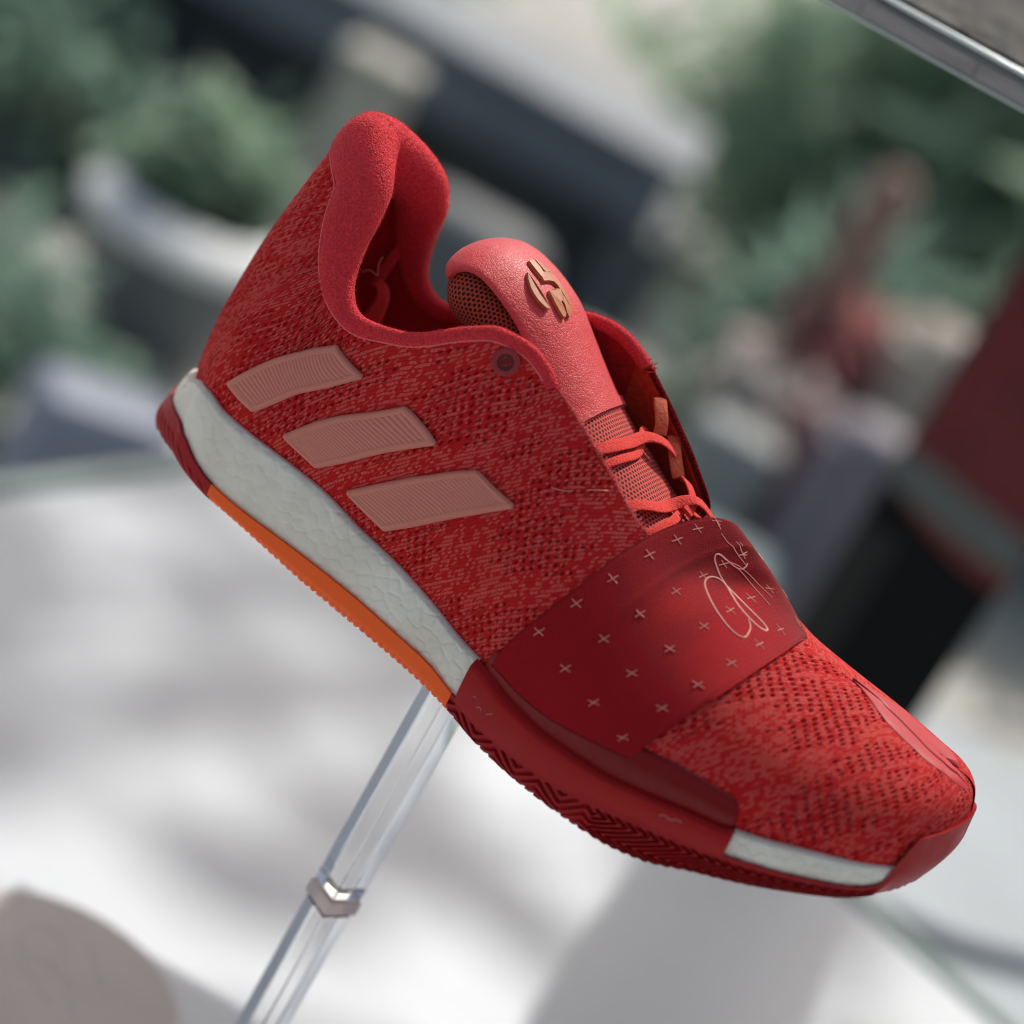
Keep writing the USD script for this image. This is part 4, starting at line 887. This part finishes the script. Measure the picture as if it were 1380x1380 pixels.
# --- things out of focus behind, on the ground
def leaves(points, size, mat_seed, aspect=2.2, droop=.35):
    r = np.random.default_rng(mat_seed); n = len(points)
    d = r.normal(size=(n, 3)); d[:, 2] -= droop; d /= np.linalg.norm(d, axis=1, keepdims=True)
    s_ = np.cross(d, r.normal(size=(n, 3))); s_ /= np.linalg.norm(s_, axis=1, keepdims=True); nn = np.cross(s_, d)
    L_ = (size * r.uniform(.6, 1.3, n))[:, None]; W_2 = L_ / aspect / 2
    V = np.stack([points, points + d * L_ * .35 + s_ * W_2 + nn * L_ * .05, points + d * L_ * .7 + s_ * W_2 * .7 + nn * L_ * .02, points + d * L_ - nn * L_ * .08, points + d * L_ * .7 - s_ * W_2 * .7 + nn * L_ * .02, points + d * L_ * .35 - s_ * W_2 + nn * L_ * .05], 1)
    k = np.arange(n)[:, None] * 6
    F = np.concatenate([k + [0, 1, 5], k + [1, 2, 5], k + [2, 4, 5], k + [2, 3, 4]], 1).reshape(-1, 3)
    return V.reshape(-1, 3), F
def clumps(center, rad, n, seed, nclump=26):
    r = np.random.default_rng(seed); c = r.normal(size=(nclump, 3)); c /= np.linalg.norm(c, axis=1, keepdims=True); c *= r.uniform(.35, 1, (nclump, 1))
    c = c * rad + center; w_ = r.integers(0, nclump, n)
    return c[w_] + r.normal(size=(n, 3)) * np.asarray(rad) * .17
def bush(label, base, rad, n, size, mat, seed, name='shrub', category='shrub', group=None, h=0.0, aspect=2.4):
    t = thing(name, label, category, base, group=group); r = np.random.default_rng(seed)
    c = np.array([0, 0, rad[2] + h])
    put(t, 'crown', leaves(clumps(c, rad, n, seed), size, seed, aspect), mat)
    st_ = [sweep(curve([(r.normal() * .02, r.normal() * .02, 0), (r.normal() * rad[0] * .25, r.normal() * rad[1] * .25, rad[2] * .7), (r.normal() * rad[0] * .5, r.normal() * rad[1] * .5, rad[2] * 1.4 + h)], 12), np.linspace(.014, .004, 12), k=6) for _ in range(7)]
    put(t, 'stem', cat(*st_), 'bark', smooth=True)
    return t
bush('leafy green shrub filling the upper left corner', (-1.35, 4.2, FLOOR), (.66, .5, .44), 1900, .26, 'leaf_green', 1, aspect=6)
bush('dark green shrub low on the left behind the white planter', (-1.05, 3.3, FLOOR), (.30, .3, .16), 900, .10, 'leaf_dark', 2)
bush('small grey-green shrub at the left edge below the white planter', (-.80, 2.2, FLOOR), (.22, .2, .13), 700, .07, 'leaf_dark', 3)
bush('tall green shrub behind the terracotta post on the right', (.55, 5.0, FLOOR), (.75, .5, .62), 2300, .30, 'leaf_green', 4, aspect=6)
bush('darker green shrub covering the right end of the slate bench', (.37, 3.40, FLOOR), (.14, .14, .28), 380, .26, 'leaf_dark', 5, aspect=6)
bush('green shrub partly hidden by the black panel at the right edge', (1.15, 4.2, FLOOR), (.4, .4, .48), 1000, .26, 'leaf_green', 6, aspect=6)
# round white planter bowl with a plant
pl_ = thing('white_planter', 'round white planter bowl left of the heel', 'planter', (-.66, 2.72, FLOOR))
ang = np.linspace(0, 2 * np.pi, 72, endpoint=False)
pr_ = [(.085, 0), (.115, .05), (.145, .13), (.158, .190), (.160, .195), (.160, .195)]
rimp_ = [(.161, .195), (.170, .200), (.176, .215), (.176, .228), (.158, .243), (.132, .256), (.124, .19)]
put(pl_, 'bowl', (np.vstack([np.c_[a_ * np.cos(ang), a_ * np.sin(ang), np.full(72, b_)] for a_, b_ in pr_[:-1]]), gridfaces(5, 72, closed_j=True)), 'charcoal', smooth=40)
put(pl_, 'rim', (np.vstack([np.c_[a_ * np.cos(ang), a_ * np.sin(ang), np.full(72, b_)] for a_, b_ in rimp_]), gridfaces(7, 72, closed_j=True)), 'white_ceramic', smooth=40, label='thick white rim')
put(pl_, 'soil', trimesh.creation.cylinder(.146, .01, sections=40, transform=trimesh.transformations.translation_matrix([0, 0, .2])), 'soil')
bush('leafy plant growing in the round white planter', (-.66, 2.76, FLOOR + .2), (.12, .10, .10), 380, .09, 'leaf_green', 9, 'potted_plant', 'plant')
# beige post, slate bench, pale box
po = thing('stone_post', 'short square beige stone post above the heel', 'post', (-.545, 3.05, FLOOR))
put(po, 'shaft', rbox(-.058, .058, -.058, .058, 0, .50, .008), 'beige_stone'); put(po, 'cap', rbox(-.066, .066, -.066, .066, .501, .535, .008), 'beige_stone')
bn = thing('slate_bench', 'long slate-grey bench with a dark panel put in as the shade under it', 'bench', (-.45, 3.7, FLOOR))
put(bn, 'top_slab', rbox(-.92, .44, -.22, .26, .505, .53, .008), 'slate', smooth=30)
put(bn, 'seat', rbox(-.9, .42, -.2, .25, .375, .503, .02), 'slate', smooth=30)
put(bn, 'shade_panel', rbox(-.88, .48, .05, .2, 0, .373, .01), 'charcoal')  # dark recessed panel put in as the shade below the seat
for x_ in (-.8, -.2, .4): put(bn, 'leg', rbox(x_ - .05, x_ + .05, -.15, .04, 0, .373, .01), 'charcoal')
def box(label, cat_, name, x, y, z, hx, hy, hz, mat, r=.03, rot=0.0, top=True):
    t = thing(name, label, cat_, (x, y, z - hz), rotz=rot)
    put(t, 'body', rbox(-hx, hx, -hy, hy, 0, 2 * hz, min(r, hx * .9, hy * .9, hz * .9)), mat, smooth=40)
    if top: put(t, 'rim', rbox(-hx * 1.02, hx * 1.02, -hy * 1.02, hy * 1.02, 2 * hz * .86, 2 * hz * .93, .004), mat, smooth=40)
    return t
box('pale blue-grey tub on the ground behind the tongue', 'tub', 'pale_tub', -.02, 3.1, FLOOR + .14, .11, .09, .14, 'blue_grey', .09, top=False)
box('black bin standing left of the pale tub', 'bin', 'black_bin', -.30, 3.25, FLOOR + .17, .16, .1, .17, 'charcoal', .08, top=False)
t = thing('pale_post', 'slender pale post between the shrubs at the top', 'post', (.06, 6.0, FLOOR)); put(t, 'shaft', sweep(np.array([(0, 0, 0), (0, 0, .45), (0, 0, .62)]), .06, up=(0, 1, 0), k=20), 'beige_stone', smooth=40); put(t, 'cap', rbox(-.065, .065, -.065, .065, .621, .65, .008), 'beige_stone')
t = thing('terracotta_post', 'reddish brown post right of centre in the background', 'post', (.285, 3.0, FLOOR)); put(t, 'shaft', sweep(np.array([(0, 0, 0), (0, 0, .4), (0, 0, .73)]), np.array([.055, .05, .04]), up=(0, 1, 0), k=24), 'terracotta', smooth=40); put(t, 'cap', trimesh.creation.icosphere(3, .042).apply_translation([0, 0, .745]), 'terracotta', smooth=True)
box('cream box beside the black panel', 'box', 'cream_box', .475, 2.9, FLOOR + .315, .085, .1, .315, 'cream', .07)
box('lilac grey box below the cream box', 'box', 'lilac_box', .415, 2.55, FLOOR + .26, .075, .07, .26, 'lilac', .05)
box('maroon pot between the terracotta post and the panel', 'pot', 'maroon_pot', .335, 2.72, FLOOR + .23, .06, .05, .23, 'maroon', .05)
box('pale grey crate right of the tongue', 'crate', 'pale_crate', .245, 2.62, FLOOR + .20, .07, .07, .20, 'pale_grey', .02)
box('teal tub on the ground right of the laces', 'tub', 'teal_tub', .26, 2.25, FLOOR + .17, .10, .09, .17, 'teal', .03)
leafmat('petal_pink', (.42, .20, .20), (.50, .34, .34)); leafmat('petal_white', (.50, .48, .46), (.40, .42, .42))
bush('pink flowering plant between the terracotta post and the cream box', (.36, 2.95, FLOOR), (.11, .10, .07), 300, .07, 'petal_pink', 31, 'flowering_plant', 'plant', h=.42, aspect=1.5)
bush('whitish flowering plant in front of the terracotta post', (.26, 2.75, FLOOR), (.09, .08, .06), 260, .06, 'petal_white', 32, 'flowering_plant', 'plant', h=.34, aspect=1.5)
t = thing('blue_grey_ball', 'pale blue-grey ball beside the black panel', 'ball', (.345, 2.1, FLOOR + .2)); put(t, 'shell', trimesh.creation.icosphere(4, .075), 'blue_grey', smooth=True); put(t, 'stand', trimesh.creation.cylinder(.05, .13, sections=32, transform=trimesh.transformations.translation_matrix([0, 0, -.135])), 'blue_grey', smooth=40)
box('pale blue crate on the ground left of the heel', 'crate', 'blue_crate', -.47, 1.75, FLOOR + .15, .085, .06, .15, 'pale_blue', .02, .5)
box('low teal ledge at the left edge behind the table', 'ledge', 'teal_ledge', -.75, 1.35, FLOOR + .09, .25, .07, .09, 'teal', .02, .6)
# low pale platform and a dark cable to the right of the table
pf = thing('grey_platform', 'pale blue-grey platform to the right of the white table', 'platform')
put(pf, 'slab', rbox(.38, 2.2, .70, 1.75, -.34, -.30, .006), 'blue_grey', smooth=30)
for x_, y_ in ((.5, .8), (.5, 1.65), (2.1, .8), (2.1, 1.65)): put(pf, 'leg', rbox(x_ - .03, x_ + .03, y_ - .03, y_ + .03, FLOOR, -.341, .004), 'blue_grey')
t = thing('dark_cable', 'dark curved cable on the pale platform below the toe', 'cable', (0, 0, 0)); put(t, 'sheath', sweep(curve([(.39, 1.135, -.291), (.405, 1.146, -.291), (.465, 1.18, -.291), (.526, 1.19, -.291), (.62, 1.235, -.291), (.9, 1.3, -.291)], 60), .009, k=12), 'slate', smooth=True)
# --- tree whose crown, above the frame, dapples the table
tr = thing('tree', 'tree whose leaves dapple the white table with shade', 'tree', (0, 0, 0))
r = np.random.default_rng(21); pts = []
sd = SUN / SUN[2]
N_ = 2600
xy = np.c_[r.uniform(-1.0, .34, N_), r.uniform(-.06, 1.3, N_)]; hh = r.uniform(5.2, 6.6, N_)
edge_x = -.178 + (.55 - xy[:, 1]) * (.053 / .367)
dap = meshkit.fbm(np.c_[xy * 12.0 + 3.1, np.zeros(N_)], 2, 4)
dens = np.where(xy[:, 0] < edge_x - .13, .95, np.where(xy[:, 0] < edge_x + .02, .12, np.clip((dap - .46) * 4.0, 0, .40)))
dens = np.where(xy[:, 1] < .02, 0, dens)
keep = r.random(N_) < dens
P3 = np.c_[xy[keep], np.zeros(keep.sum())] + sd[None] * hh[keep][:, None]
N2 = 2600; x2 = np.c_[r.uniform(-1.0, 0, N2), r.uniform(.05, 1.1, N2)]; x2 = x2[x2[:, 0] < -.178 + (.55 - x2[:, 1]) * (.053 / .367) - .15]  # extra unseen leaves added to make the solid shade on the table's left
P3 = np.vstack([P3, np.c_[x2, np.zeros(len(x2))] + sd[None] * r.uniform(5.2, 6.2, len(x2))[:, None]])
put(tr, 'crown', leaves(P3 - [0, 0, .0], 0.15, 22, aspect=1.7), 'leaf_green')
put(tr, 'trunk', cat(sweep(curve([(-4.6, 7.2, FLOOR), (-4.5, 7.2, 1.0), (-4.0, 7.0, 3.6), (-2.6, 6.7, 5.4)], 30), np.linspace(.22, .10, 30), k=14), sweep(curve([(-4.0, 7.0, 3.6), (-2.0, 6.6, 5.4), (0, 6.4, 5.9), (1.2, 6.4, 6.3)], 30), np.linspace(.12, .015, 30), k=10), sweep(curve([(-2.0, 6.6, 5.4), (-.6, 7.0, 6.1), (.6, 7.3, 6.6)], 20), np.linspace(.05, .012, 20), k=8)), 'bark', smooth=True)
